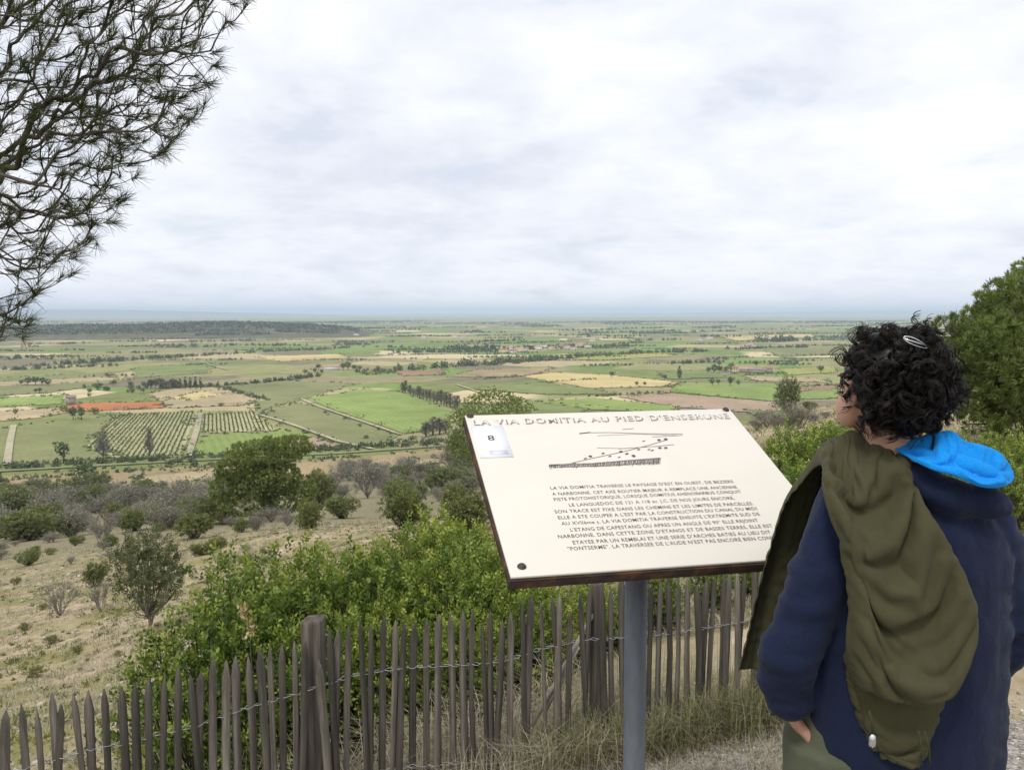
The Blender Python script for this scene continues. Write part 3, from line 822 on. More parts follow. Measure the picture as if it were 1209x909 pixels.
belt('hedge', 'broken hedges between the far fields', [(640, 452, 700, 448, 2.5, .8), (700, 468, 790, 463, 3, 1), (560, 448, 620, 444, 2.5, .8), (880, 443, 930, 441, 2.5, 1), (870, 429, 960, 426, 3, .8), (925, 458, 990, 455, 3, .8)], 2, 'far_leaf', 9)
belt('hedge', 'dark scrub line on the middle plain', [(0, 437, 130, 432, 4, 1.2), (60, 431, 170, 424, 5, 1.3), (0, 424, 60, 422, 4, 1.2), (170, 424, 250, 419, 4, 1.0), (250, 419, 420, 410, 3, .9), (100, 445, 160, 443, 3, .8)], 6, 'far_dark', 10)

def edge_scrub():
    rng = np.random.default_rng(38)
    C = np.concatenate([w[rng.integers(0, len(w), max(8, int(len(w) * .7)))] for w in EDGES])
    C = C + rng.normal(0, 1, C.shape) * [2.5, 2.5, 0]
    k = len(C); hh = .6 + 2.4 * rng.random(k) ** 2.5; q = 18
    d = unit(rng.normal(0, 1, (k, q, 3))); d[..., 2] = np.abs(d[..., 2])
    P = (C[:, None] + d * (hh[:, None] * (.4 + .6 * rng.random((k, q))))[..., None] * [1.4, 1.4, 1]).reshape(-1, 3)
    P[:, 2] += PLAIN - C[0, 2] if False else 0
    V, Fq, T = quads(P, rng.normal(0, 1, P.shape), .9, .8, rng)
    tag(obj('field_edge_scrub', mesh_np('field_edge_scrub', V, Fq, MAT['far_leaf'], tint=T)), 'low scrub and weeds along the field edges', 'scrub', kind='stuff')
edge_scrub()
def distant_hedges():
    rng = np.random.default_rng(31)
    paths = []
    for k in range(240):
        py = 380.5 + 52 * rng.random() ** 1.6
        px = -40 + 1090 * rng.random()
        L = (10 + 60 * rng.random()) * (1 + 6 / (py - 374))
        paths.append((px, py, px + L, py + rng.normal(0, .5) - .01 * L, 1.1 + 2.0 * rng.random() * min(1, (py - 376) / 20), .45 + .6 * rng.random()))
    belt('distant_trees', 'scattered far hedges and trees fading into the distance', paths, 4, 'far_dark', 32)
distant_hedges()
def hill_wood():
    rng = np.random.default_rng(41)
    k = 3000
    ia = rng.integers(0, HW.shape[0], k); ir = rng.integers(1, 11, k)
    C = HW[ia, ir] + rng.normal(0, 12, (k, 3)) * [1, 1, 0]
    keep = C[:, 2] > PLAIN + 7
    C = C[keep]; k = len(C)
    q = 10; hh = 6 + 6 * rng.random(k)
    d = unit(rng.normal(0, 1, (k, q, 3))); d[..., 2] = np.abs(d[..., 2])
    P = (C[:, None] + d * (hh * .7)[:, None, None] * [1.2, 1.2, 1]).reshape(-1, 3)
    V, Fq, T = quads(P, rng.normal(0, 1, P.shape), 5.0, 4.5, rng)
    tag(obj('wood', mesh_np('wood', V, Fq, MAT['far_dark'], tint=T)), 'evergreen wood covering the low far hill', 'wood', kind='stuff')
hill_wood()

# ------------------------------------------------------------------ buildings of the plain
MAT['wall_cream'] = simple_mat('wall_cream', (0.70, 0.58, 0.38), 0.9, 0.1, 0.08, 0.6)
MAT['wall_white'] = simple_mat('wall_white', (0.72, 0.70, 0.66), 0.9, 0.1, 0.08, 0.6)
MAT['wall_stone'] = simple_mat('wall_stone', (0.38, 0.34, 0.27), 0.95, 0.1, 0.3, 1.5)
MAT['roof_tile'] = simple_mat('roof_tile', (0.30, 0.17, 0.11), 0.9, 0.1, 0.3, 1.0)
MAT['roof_grey'] = simple_mat('roof_grey', (0.26, 0.22, 0.20), 0.9, 0.1, 0.25, 1.0)
MAT['roof_pink'] = simple_mat('roof_pink', (0.45, 0.28, 0.22), 0.9, 0.1, 0.25, 1.0)
MAT['window_dark'] = simple_mat('window_dark', (0.05, 0.055, 0.06), 0.3, 0.5, 0.2, 2)
def building(name, px, py, W, D, H, rh, wall, roof, label, cat='house', rz=0.0, wins=0, storeys=1, group=None):
    p = pl(px, py)
    root = empty(name, (p[0], p[1], PLAIN + 0.0), rz - math.atan2(p[0], p[1]), label, cat, group)
    MB().box((-W / 2, 0, 0), (W / 2, D, H)).build('wall', MAT[wall], root)
    e_ = .5
    mb = MB()
    V = [(-W/2 - e_, -e_, H), (W/2 + e_, -e_, H), (W/2 + e_, D + e_, H), (-W/2 - e_, D + e_, H), (-W/2 - e_, D/2, H + rh), (W/2 + e_, D/2, H + rh)]
    V = np.array(V, float); V[:, 2] += .02
    mb.add(V, [[0, 1, 5, 4], [2, 3, 4, 5]]); mb.add(V, [[0, 4, 3], [1, 2, 5]]); mb.add(V, [[3, 2, 1, 0]])
    ro = mb.build('roof', MAT[roof], root)
    if wins:
        for s in range(storeys):
            for k in range(wins):
                x = -W / 2 + W * (k + .5) / wins; z = (s + .5) * H / storeys
                if s == 0 and k == wins // 2:
                    MB().box((x - .6, -.04, 0.02), (x + .6, .1, 2.2)).build('door', MAT['window_dark'], root)
                    continue
                w = MB().box((x - .5, -.05, z - .7), (x + .5, .1, z + .7)).build('window', MAT['window_dark'], root)
                MB().box((x - .65, -.12, z - .85), (x + .65, -.06, z - .72)).build('sill', MAT['wall_white'], w)
        MB().box((W * .3 - .4, D * .5 - .4, H + rh * .4), (W * .3 + .4, D * .5 + .4, H + rh + .9)).build('chimney', MAT[wall], ro)
    return root
building('farmhouse', 867.5, 441.5, 5.6, 7, 6.2, 1.6, 'wall_cream', 'roof_tile', 'tall cream farmhouse with dark windows', wins=3, storeys=2)
building('farm_shed', 856, 442.5, 9, 5, 1.9, .5, 'wall_white', 'roof_grey', 'low white shed beside the cream farmhouse', 'shed')
building('farm_barn', 881, 440, 14, 9, 3.8, 1.8, 'wall_stone', 'roof_pink', 'stone barn with pink tiled roof behind the cream farmhouse', 'barn')
building('farm_barn', 894, 440.5, 16, 8, 3.4, 1.6, 'wall_stone', 'roof_grey', 'long grey-roofed stone barn beyond the farmhouse', 'barn', rz=.1)
building('farm_barn', 906, 440, 9, 8, 4.0, 1.8, 'wall_stone', 'roof_tile', 'small brown-roofed barn at the end of the farm', 'barn', rz=-.1)
building('white_barn', 391, 437, 16, 7, 4.0, 1.6, 'wall_white', 'roof_pink', 'long white barn with reddish roof among dark trees', 'barn', rz=-.2)
building('stone_hut', 85.5, 478, 5.0, 5, 5.2, 1.4, 'wall_stone', 'roof_grey', 'ruined stone hut beside the orange-red field', 'hut', rz=.3)
building('stone_hut', 787.5, 464, 4.5, 4, 2.8, .9, 'wall_cream', 'roof_pink', 'tiny pale hut at the edge of the pinkish ploughed field', 'hut')
for k in range(17):
    px = 596 + 95 * (k / 16) + RNG.normal(0, 2); py = 415.5 - 3.5 * (k / 16) + RNG.normal(0, 1.3)
    building('village_house', px, py, 8 + 7 * RNG.random(), 8, 4 + 2.5 * RNG.random(), 2, 'wall_white' if k % 3 else 'wall_cream', ('roof_tile', 'roof_pink')[k % 2],
             'pale house of the far village in the middle of the plain', rz=RNG.normal(0, .5), group='far village houses', wins=2, storeys=1)
for px, py in ((880, 411), (886, 410), (700, 404), (905, 401), (548, 400), (536, 399), (500, 400), (826, 403), (838, 401), (420, 397)):
    building('lone_house', px, py, 9 + 9 * RNG.random(), 9, 5, 2, 'wall_white', 'roof_pink', 'lone white house far out on the plain', rz=RNG.normal(0, .4), group='lone far houses')
# ------------------------------------------------------------------ shrubs of the slope
def shrub_mesh(seed, h=1.4, r=.68, sprigs=720, per=16, leaf=.036, wid=.0205, mat='lentisk', stem='twig_dark', stems=26, up=.55, bare_low=.18, trunk=0.0):
    rng = np.random.default_rng(seed)
    lob = [(0, 0, h * .56, r * .8, r * .8, h * .44)]
    for k in range(9):
        a = rng.random() * 6.28; q = r * (.3 + .4 * rng.random())
        lob.append((q * math.cos(a), q * math.sin(a), h * (.35 + .42 * rng.random()), r * .42, r * .42, h * .27))
    P, N = lobes_points(lob, sprigs, rng, .35)
    P[:, 2] = np.maximum(P[:, 2], h * bare_low * (.5 + rng.random(sprigs)))
    D = unit(N * .7 + [0, 0, up] + rng.normal(0, .35, (sprigs, 3)))
    L = .07 + .10 * rng.random(sprigs)
    u = np.linspace(0, 1, per)
    C = P[:, None] + D[:, None] * (L[:, None] * u)[..., None]
    ph = rng.random(sprigs)[:, None] * 6.28 + np.arange(per) * 2.4
    a = unit(np.cross(D, [0.3, .2, .9])); b_ = np.cross(D, a)
    out = a[:, None] * np.cos(ph)[..., None] + b_[:, None] * np.sin(ph)[..., None]
    C = C + out * leaf * .5
    Nl = unit(out * .9 + D[:, None] * .75 + rng.normal(0, .3, C.shape))
    C = C.reshape(-1, 3); Nl = Nl.reshape(-1, 3)
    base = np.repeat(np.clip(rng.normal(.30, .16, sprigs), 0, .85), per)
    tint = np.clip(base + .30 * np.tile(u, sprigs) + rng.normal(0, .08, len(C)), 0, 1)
    V, Fq, T = quads(C, Nl, leaf, wid, rng, tint=tint)
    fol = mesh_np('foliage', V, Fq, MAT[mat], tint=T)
    # stems from the foot to the sprigs
    k = min(stems * 6, sprigs)
    tgt = P[rng.choice(sprigs, k, replace=False)]
    foot = rng.normal(0, r * .10, (stems, 3)) * [1, 1, 0]
    foot = foot[rng.integers(0, stems, k)]; foot[:, 2] = -.05
    if trunk: foot = foot * .35; foot[:, 2] = trunk * (.75 + .4 * rng.random(k))
    mid = foot * .35 + tgt * .65; mid[:, 2] = tgt[:, 2] * .45; mid[:, :2] += rng.normal(0, .05 * r, (k, 2))
    t = np.linspace(0, 1, 6)[None, :, None]
    PP = (1 - t) ** 2 * foot[:, None] + 2 * t * (1 - t) * mid[:, None] + t ** 2 * tgt[:, None]
    V, Fs = tubes_batch(PP, np.broadcast_to(np.linspace(.011, .003, 6) * (h / 1.4), (k, 6)), 3)
    mb = MB(); mb.add(V, Fs, np.repeat(rng.random(k), 18))
    if trunk:
        mb.tube([(0, 0, -.1), (.02, .01, trunk * .5), (0, .01, trunk * 1.02)], [.045, .034, .028], 7, .4)
        mb.tube([(.01, 0, trunk * .3), (.10, .02, trunk * .9), (.16, .03, trunk * 1.5)], [.026, .020, .012], 6, .5)
    return fol, mb.mesh('stems', MAT[stem])

LENT = [shrub_mesh(100 + s) for s in range(3)]
def shrub(name, meshes, p, h, href, label, cat='shrub', group=None, wide=1.0, rz=None):
    root = empty(name, p, RNG.random() * 6.28 if rz is None else rz, label, cat, group)
    s = h / href
    root.scale = (s * wide, s * wide, s)
    for nm, me in zip(('foliage', 'stems'), meshes): obj(nm, me, root)
    return root
def lentisk(px, top, Y, label, group=None, wide=1.0, k=0):
    t = at(px, top, Y); z = hz1(t[0], t[1])
    return shrub('mastic_shrub', LENT[k % 3], (t[0], t[1], z - .03), t[2] - z, 1.42, label, group=group, wide=wide)
G1 = 'mastic shrubs behind the fence'
L1 = 'bright green leafy mastic shrub in the bank behind the picket fence'
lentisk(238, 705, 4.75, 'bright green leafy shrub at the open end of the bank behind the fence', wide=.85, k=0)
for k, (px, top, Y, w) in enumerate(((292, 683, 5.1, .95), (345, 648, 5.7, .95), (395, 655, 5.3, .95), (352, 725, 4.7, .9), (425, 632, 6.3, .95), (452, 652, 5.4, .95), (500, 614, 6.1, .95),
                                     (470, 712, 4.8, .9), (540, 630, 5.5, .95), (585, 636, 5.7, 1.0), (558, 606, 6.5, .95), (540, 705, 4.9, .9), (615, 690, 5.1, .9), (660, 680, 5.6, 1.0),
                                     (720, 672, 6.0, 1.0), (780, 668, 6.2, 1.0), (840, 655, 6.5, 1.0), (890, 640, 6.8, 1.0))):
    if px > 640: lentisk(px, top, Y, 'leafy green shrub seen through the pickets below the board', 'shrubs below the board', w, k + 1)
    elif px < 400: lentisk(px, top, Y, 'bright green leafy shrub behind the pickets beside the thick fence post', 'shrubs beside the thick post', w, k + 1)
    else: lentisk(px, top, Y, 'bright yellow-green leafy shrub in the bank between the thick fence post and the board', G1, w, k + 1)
G2 = 'shrubs on the ridge beyond the board'
for k, (px, top, Y, w) in enumerate(((905, 540, 8.5, 1.0), (938, 512, 9.5, 1.1), (972, 494, 10.0, 1.1), (1005, 492, 10.5, 1.2), (950, 545, 8.0, 1.1), (1000, 540, 8.5, 1.1))):
    lentisk(px, top, Y, 'leafy green shrub on the ridge between the board and the person', G2, w, k)
for k, (px, top, Y, w) in enumerate(((1128, 508, 9.0, .9), (1165, 515, 8.5, 1.0), (1195, 508, 8.0, 1.0), (1235, 500, 8.5, 1.0), (1145, 540, 8.0, 1.0), (1188, 545, 7.4, 1.0))):
    lentisk(px, top, Y, 'yellow-green shrub under the big pine behind the person', 'shrubs under the big pine', w, k + 1)

# sprig of withered pale leaves in the shrubs
def withered():
    rng = np.random.default_rng(5)
    p = at(293, 752, 4.2)
    k = 46
    C = np.stack([rng.normal(0, .014, k) + .02 * np.sin(np.linspace(0, 5, k)), rng.normal(0, .014, k), np.linspace(0, .17, k)], -1)
    V, Fq, T = quads(C, rng.normal(0, 1, (k, 3)), .030, .016, rng)
    m = leaf_mat('withered_leaf', [(0, (0.42, 0.24, 0.09)), (1, (0.66, 0.54, 0.36))], .3)
    g = hz1(p[0], p[1])
    root = empty('withered_sprig', (p[0], p[1], g), 0, 'sprig of withered pale orange leaves in front of the shrubs', 'sprig')
    o = obj('dead_leaves', mesh_np('dead_leaves', V + [0, 0, p[2] - g], Fq, m, tint=T), root)
    MB().tube([(0, 0, -.02), (.03, .01, (p[2] - g) * .5), (0, 0, p[2] - g + .15)], [.005, .004, .002], 4).build('stem', MAT['twig_dark'], root)
withered()

# mid slope: round green bushes
MAT['herb'] = leaf_mat('herb', [(0, (.085, .105, .035)), (.4, (.17, .18, .07)), (.7, (.28, .27, .11)), (1, (.38, .35, .20))], .3, objvar=.2)
HRB = [shrub_mesh(230 + s, 1.0, .8, 170, 8, .12, .045, 'herb', 'twig_grey', 8, up=1.0, bare_low=.05) for s in range(2)]
GAR = [shrub_mesh(200 + s, 1.4, .95, 700, 9, .075, .045, 'garrigue', 'twig_dark', 14) for s in range(3)]
OLI = shrub_mesh(210, 2.0, .80, 560, 14, .06, .028, 'olive_leaf', 'twig_grey', 8, bare_low=.40, trunk=.42)
def hill_shrub(px, foot, hpx, ms, href, name, label, cat='shrub', group=None, wide=1.0):
    p = hill(px, foot)
    h = hpx / F * np.linalg.norm(p - [0, 0, CAMZ])
    return shrub(name, ms, (p[0], p[1], p[2] - .02), h, href, label, cat, group, wide)
hill_shrub(177, 749, 112, OLI, 2.0, 'young_olive_tree', 'young grey-green tree with thin forked trunk alone on the dry slope', 'tree', wide=.95)
hill_shrub(112, 693, 26, GAR[0], 1.4, 'green_bush', 'small vivid green bush beside the thin bare shrub', wide=.8)
hill_shrub(132, 620, 24, GAR[1], 1.4, 'green_bush', 'small green bush standing out of the grey scrub', wide=.8)
hill_shrub(230, 636, 28, GAR[2], 1.4, 'green_bush', 'flat yellow-green bush at the edge of the grey scrub', wide=1.2)
hill_shrub(478, 624, 46, GAR[0], 1.4, 'green_bush', 'dense round green bush beside the reddish dry bank', wide=.95)
hill_shrub(523, 586, 36, GAR[1], 1.4, 'green_bush', 'dark round bush below the round pine', wide=1.05)
hill_shrub(549, 632, 52, GAR[2], 1.4, 'green_bush', 'loose green bush close to the edge of the board', wide=1.0)
hill_shrub(404, 612, 27, GAR[1], 1.4, 'green_bush', 'low grey-green bush beside the umbrella pine', wide=1.2)
hill_shrub(367, 626, 34, GAR[0], 1.4, 'green_bush', 'sparse green bush under the umbrella pine', wide=.8)
hill_shrub(376, 602, 46, GAR[2], 1.4, 'green_bush', 'tall dark bush grown against the umbrella pine', wide=.7)
hill_shrub(33, 668, 16, GAR[1], 1.4, 'green_bush', 'little green bush on the dry slope', wide=1.2)
hill_shrub(240, 655, 14, GAR[0], 1.4, 'green_bush', 'low pale bush on the crest of the dry slope', wide=1.6)
hill_shrub(590, 590, 40, GAR[1], 1.4, 'green_bush', 'green bush hidden behind the edge of the board', wide=1.1)
for px, f_, h in ((285, 665, 10), (305, 690, 13), (268, 668, 9), (312, 655, 8), (245, 690, 9), (95, 642, 10), (150, 655, 9), (60, 655, 10), (18, 690, 9), (190, 628, 12), (60, 760, 12), (30, 745, 10), (50, 720, 9), (90, 770, 10), (140, 775, 8), (45, 800, 14)):
    hill_shrub(px, f_, h * .8, HRB[int(px) % 2], 1.0, 'low_plant', 'low green plant on the dry stony slope', 'plant', 'low plants on the dry slope', wide=1.1)

# grey, nearly leafless scrub
def bare_shrub_mesh(seed, leafy=.5, n1=16, spread=.85):
    rng = np.random.default_rng(seed)
    P0, P1, P2, R_ = [], [], [], []
    def grow(p, d, l, lev):
        q = p + d * l
        m = (p + q) / 2 + rng.normal(0, l * .07, 3)
        P0.append(p); P1.append(m); P2.append(q); R_.append((.016, .008, .005, .0038)[lev])
        if lev >= 3: return
        for _ in range((4, 4, 3)[lev]):
            dd = unit(d + rng.normal(0, .45, 3) + [0, 0, .12])
            grow(p + (q - p) * (.45 + .55 * rng.random()), dd, l * (.5 + .3 * rng.random()), lev + 1)
    for k in range(n1):
        a = rng.random() * 6.28; s = spread * rng.random()
        grow(np.zeros(3), unit(np.array([math.cos(a) * s, math.sin(a) * s, .9])), .42 + .2 * rng.random(), 0)
    P = np.stack([np.array(P0), np.array(P1), np.array(P2)], 1)
    P[..., 2] = np.maximum(P[..., 2], 0)
    R_ = np.array(R_)[:, None] * [[1, .85, .6]]
    V, Fq = tubes_batch(P, R_, 3)
    st = mesh_np('stems', V, Fq, MAT['twig_grey'], tint=np.repeat(np.clip(rng.normal(.5, .2, len(P)), 0, 1), 9))
    k = int(len(P) * leafy)
    tips = P[rng.choice(len(P), k), 2]
    V2, F2, T2 = quads(tips + rng.normal(0, .03, (k, 3)), unit(rng.normal(0, 1, (k, 3)) + [0, 0, .5]), .065, .03, rng)
    return mesh_np('foliage', V2, F2, MAT['grey_leaf'], tint=T2), st
BARE = [bare_shrub_mesh(300 + s, .9) for s in range(3)] + [bare_shrub_mesh(310, .35, 9, .6)]
hill_shrub(71, 727, 42, BARE[3], 1.25, 'bare_shrub', 'thin leafless shrub alone on the dry slope', group=None, wide=.9)
hill_shrub(119, 722, 40, BARE[3], 1.25, 'bare_shrub', 'thin leafless shrub beside the vivid green bush', wide=.7)
hill_shrub(434, 588, 50, BARE[0], 1.25, 'bare_shrub', 'brown leafless shrub spreading above the ochre pasture', wide=.85)
hill_shrub(122, 645, 44, BARE[3], 1.25, 'bare_shrub', 'pale leafless shrub in front of the grey scrub', wide=.8)
_r = np.random.default_rng(77)
def scrub(n, x0, x1, y0, y1, h0, h1, skip=None):
    for k in range(n):
        px = x0 + (x1 - x0) * _r.random(); py = y0 + (y1 - y0) * _r.random()
        if skip and skip(px, py): continue
        green = _r.random() < .20
        hill_shrub(px, py, h0 + (h1 - h0) * _r.random(), GAR[k % 3] if green else BARE[k % 3], 1.4 if green else 1.25, 'scrub_bush',
                   'dull green bush of the dense scrub on the lower slope' if green else 'grey leafless bush of the dense scrub on the lower slope', 'bush',
                   'green bushes of the lower scrub' if green else 'grey bushes of the lower scrub', wide=.9 + .5 * _r.random())
scrub(100, -30, 265, 592, 644, 16, 34, lambda x, y: y > 640 - .09 * max(0, x - 60) )
scrub(26, 0, 250, 578, 596, 10, 20, lambda x, y: abs(x - 100) < 26)
scrub(46, 395, 560, 558, 600, 14, 30, lambda x, y: abs(x - 434) < 20 and y > 575)
scrub(10, 530, 560, 540, 590, 20, 34)
scrub(16, 262, 345, 606, 632, 10, 22)
scrub(26, -20, 330, 636, 668, 6, 13)

# ridge beyond the board: small tree and pale scrub on the dry bank
p = hill(930, 500) 
hill_shrub(930, 497, 50, OLI, 2.0, 'ridge_tree', 'small grey-green tree on the dry ridge beyond the board', 'tree', wide=.8)
for k, (px, py, h) in enumerate(((905, 505, 24), (918, 508, 24), (945, 506, 30), (893, 508, 15), (960, 500, 14), (932, 508, 22), (975, 494, 10))):
    hill_shrub(px, py, h, BARE[k % 3], 1.25, 'pale_scrub', 'pale leafless bush round the small ridge tree', 'bush', 'pale bushes on the ridge', wide=1.2)
hill_shrub(956, 482, 10, GAR[1], 1.4, 'green_bush', 'tiny dark bush on the crest of the dry ridge', wide=1.3)

# ------------------------------------------------------------------ pines
def pine_mesh(lobes, n, blade, wid, per, seed, mat='pine_leaf'):
    bias = .44 if seed == 13 else .60
    rng = np.random.default_rng(seed)
    P, N = lobes_points(lobes, n, rng, .62)
    D = unit(N * .8 + [0, 0, .45] + rng.normal(0, .3, (n, 3)))
    Dn = unit(np.repeat(D, per, 0) + rng.normal(0, .55, (n * per, 3)))
    C = np.repeat(P, per, 0) + Dn * blade * .5
    base = np.clip(bias + .34 * vn(P, 1.1 / (lobes[0][3] * .6), seed, 2) + rng.normal(0, .12, n), 0, 1)
    V, Fq, T = quads(C, Dn, blade, wid, rng, tint=np.repeat(base, per))
    return mesh_np('crown', V, Fq, MAT[mat], tint=T)
def limbs(mb, foot, lobes, r0, seed, lean=(0, 0, 0)):
    rng = np.random.default_rng(seed)
    ctr = np.mean([l[:3] for l in lobes], 0)
    top = ctr + np.array(lean)
    t = np.linspace(0, 1, 8)[:, None]
    trunk = np.array(foot) * (1 - t) + top * t + np.array([[0.08 * math.sin(5 * u) * r0 * 8, .05 * math.cos(4 * u) * r0 * 8, 0] for u in t[:, 0]])
    mb.tube(trunk, r0 * (1 - .7 * t[:, 0]), 8)
    for l in lobes:
        a = trunk[rng.integers(3, 7)]; b_ = np.array(l[:3])
        m = (a + b_) / 2 + [0, 0, -.06 * np.linalg.norm(b_ - a)]
        mb.tube([a, m, b_], [r0 * .4, r0 * .28, r0 * .1], 6)
        for _ in range(4):
            c = b_ + unit(rng.normal(0, 1, 3)) * np.array(l[3:6]) * .75
            mb.tube([m, (m + c) / 2 + [0, 0, -.05], c], [r0 * .16, r0 * .1, r0 * .04], 5)
def pine(name, foot, lobes, n, blade, wid, per, r0, seed, label, lean=(0, 0, 0)):
    root = empty(name, foot, 0, label, 'tree')
    obj('crown', pine_mesh(lobes, n, blade, wid, per, seed), root)
    mb = MB(); limbs(mb, (0, 0, -.2), lobes, r0, seed, lean); mb.build('trunk', MAT['bark'], root, True)
    return root
# umbrella pine on the lower slope
f0 = hill(306, 616); d0 = np.linalg.norm(f0 - [0, 0, CAMZ]); u0 = d0 / F     # metres per pixel there
lob = [(20, 0, 80, 34, 30, 15), (38, 4, 84, 22, 24, 11), (-5, 0, 76, 30, 30, 15), (-22, 3, 58, 26, 26, 16), (-30, 0, 40, 24, 24, 18), (0, 0, 45, 32, 30, 22), (22, -4, 50, 26, 26, 20), (30, 3, 30, 26, 26, 20), (-12, -5, 24, 30, 28, 18), (48, 0, 36, 16, 18, 16)]
pine('umbrella_pine', f0, [tuple(np.array(l) * u0) for l in lob], 3800, .42, .15, 7, .22, 11, 'broad umbrella pine with flat leaning top on the lower slope')
# round pine whose top shows over the board
f0 = hill(582, 590); d0 = np.linalg.norm(f0 - [0, 0, CAMZ]); u0 = d0 / F
lob = [(0, 0, 100, 46, 42, 28), (-30, 0, 82, 28, 28, 26), (26, 4, 96, 28, 28, 24), (-6, -8, 70, 44, 40, 30), (-34, 0, 60, 22, 24, 22), (34, 0, 70, 24, 24, 24), (0, 6, 112, 30, 28, 17)]
pine('round_pine', f0, [tuple(np.array(l) * u0) for l in lob], 3800, .30, .10, 7, .16, 12, 'dense round pine rising behind the edge of the board')
# big pine on the ridge behind the person
Yp = 15.0
fx = at(1215, 520, Yp); fz = hz1(fx[0], fx[1])
u0 = Yp / F
def L_(px, py, r, dy=0.0, ry=None, rz_=None):
    q = at(px, py, Yp + dy); return (q[0] - fx[0], q[1] - fx[1], q[2] - fz, r * u0, (ry or r) * u0, (rz_ or r * .8) * u0)
lob = [L_(1240, 400, 95, .3), L_(1195, 360, 40, -.3), L_(1160, 392, 38, -.2), L_(1122, 393, 24, 0), L_(1190, 410, 45, -.8), L_(1150, 425, 38, -.6), L_(1140, 460, 36, 0), L_(1180, 468, 44, -.7),
       L_(1212, 346, 34, .1), L_(1235, 330, 40, .4), L_(1250, 455, 60, -.5), L_(1210, 440, 46, -1.1), L_(1128, 418, 26, .2), L_(1160, 495, 26, -.3), L_(1300, 420, 90, .5), L_(1270, 350, 60, 1.2), L_(1195, 500, 26, -.6)]
pine('ridge_pine', (fx[0], fx[1], fz), lob, 9500, .12, .014, 15, .2, 13, 'large bushy green pine on the ridge behind the person')

# ------------------------------------------------------------------ ground cover
def blades(C, h, w, lean, rng, tint, bend=.5):
    """grass blades with one bend: C feet (k,3)"""
    k = len(C)
    a = rng.random(k) * 6.28; d = np.stack([np.cos(a), np.sin(a), 0 * a], -1)
    l = (np.broadcast_to(lean, (k,)) * rng.random(k))[:, None]
    hh = np.broadcast_to(h, (k,))[:, None] * (.5 + .7 * rng.random(k))[:, None]
    s = np.stack([-d[:, 1], d[:, 0], 0 * a], -1) * np.broadcast_to(w, (k,))[:, None] / 2
    up = np.array([0, 0, 1.0])
    m = C + up * hh * .55 + d * hh * l * .35
    t = C + up * hh * (1 - .35 * l) + d * hh * l * (1 + bend)
    V = np.stack([C - s, C + s, m + s * .8, m - s * .8, t + s * .15, t - s * .15], 1).reshape(-1, 3)
    i = np.arange(k)[:, None] * 6
    Fq = np.concatenate([i + [0, 1, 2, 3], i + [3, 2, 4, 5]], 0)
    return V, Fq, np.repeat(tint, 6)
def slope_grass(name, label, n, per, h, w, mat, seed, green):
    rng = np.random.default_rng(seed)
    r = 6.0 * (75 / 6.0) ** rng.random(n); a = np.radians(-46 + 84 * rng.random(n))
    X, Y = r * np.sin(a), r * np.cos(a)
    g = vn(np.stack([X, Y], -1), .35, 55, 3)
    g2 = vn(np.stack([X, Y], -1), .9, 57, 2)
    keep = ((g > .05) & (g2 > -.25)) if green else ((g < .35) & (g2 < .28))
    X, Y, r = X[keep], Y[keep], r[keep]
    X = np.repeat(X, per) + rng.normal(0, .05, len(X) * per) * np.repeat(1 + r * .02, per); Y = np.repeat(Y, per) + rng.normal(0, .05, len(Y) * per) * np.repeat(1 + r * .02, per)
    rr = np.repeat(r, per)
    C = np.stack([X, Y, hz(X, Y) - .01], -1)
    V, Fq, T = blades(C, h * (1 + rr * .012), w * (1 + rr * .045), 1.7, rng, rng.random(len(C)))
    tag(obj(name, mesh_np(name, V, Fq, MAT[mat], tint=T)), label, 'grass', kind='stuff')
slope_grass('dry_grass', 'dry straw-coloured grass scattered over the slope', 21000, 8, .105, .005, 'dry_grass', 61, False)
slope_grass('green_grass', 'sparse green grass patches on the slope', 6500, 8, .11, .008, 'green_grass', 62, True)

def herbs():
    rng = np.random.default_rng(66)
    n = 6500
    r = 7.0 * (62 / 7.0) ** rng.random(n); a = np.radians(-46 + 52 * rng.random(n))
    X, Y = r * np.sin(a), r * np.cos(a)
    g = vn(np.stack([X, Y], -1), .16, 58, 3)
    keep = g + rng.normal(0, .25, n) > -.05
    X, Y, r = X[keep], Y[keep], r[keep]; k = len(X); q = 26
    sz = (.05 + .20 * rng.random(k) ** 2) * (1 + r * .006)
    C = np.stack([X, Y, hz(X, Y)], -1)
    d = unit(rng.normal(0, 1, (k, q, 3))); d[..., 2] = np.abs(d[..., 2]) * .8
    P = (C[:, None] + d * sz[:, None, None] * (.3 + .7 * rng.random((k, q, 1)))).reshape(-1, 3)
    V, Fq, T = quads(P, unit(d.reshape(-1, 3) + rng.normal(0, .5, (k * q, 3)) + [0, 0, .5]), .07, .026, rng, tint=np.clip(np.repeat(rng.normal(.5, .28, k), q) + rng.normal(0, .12, k * q), 0, 1))
    tag(obj('undergrowth', mesh_np('undergrowth', V, Fq, MAT['herb'], tint=T)), 'low olive and yellow herbs spread over the slope', 'undergrowth', kind='stuff')
herbs()
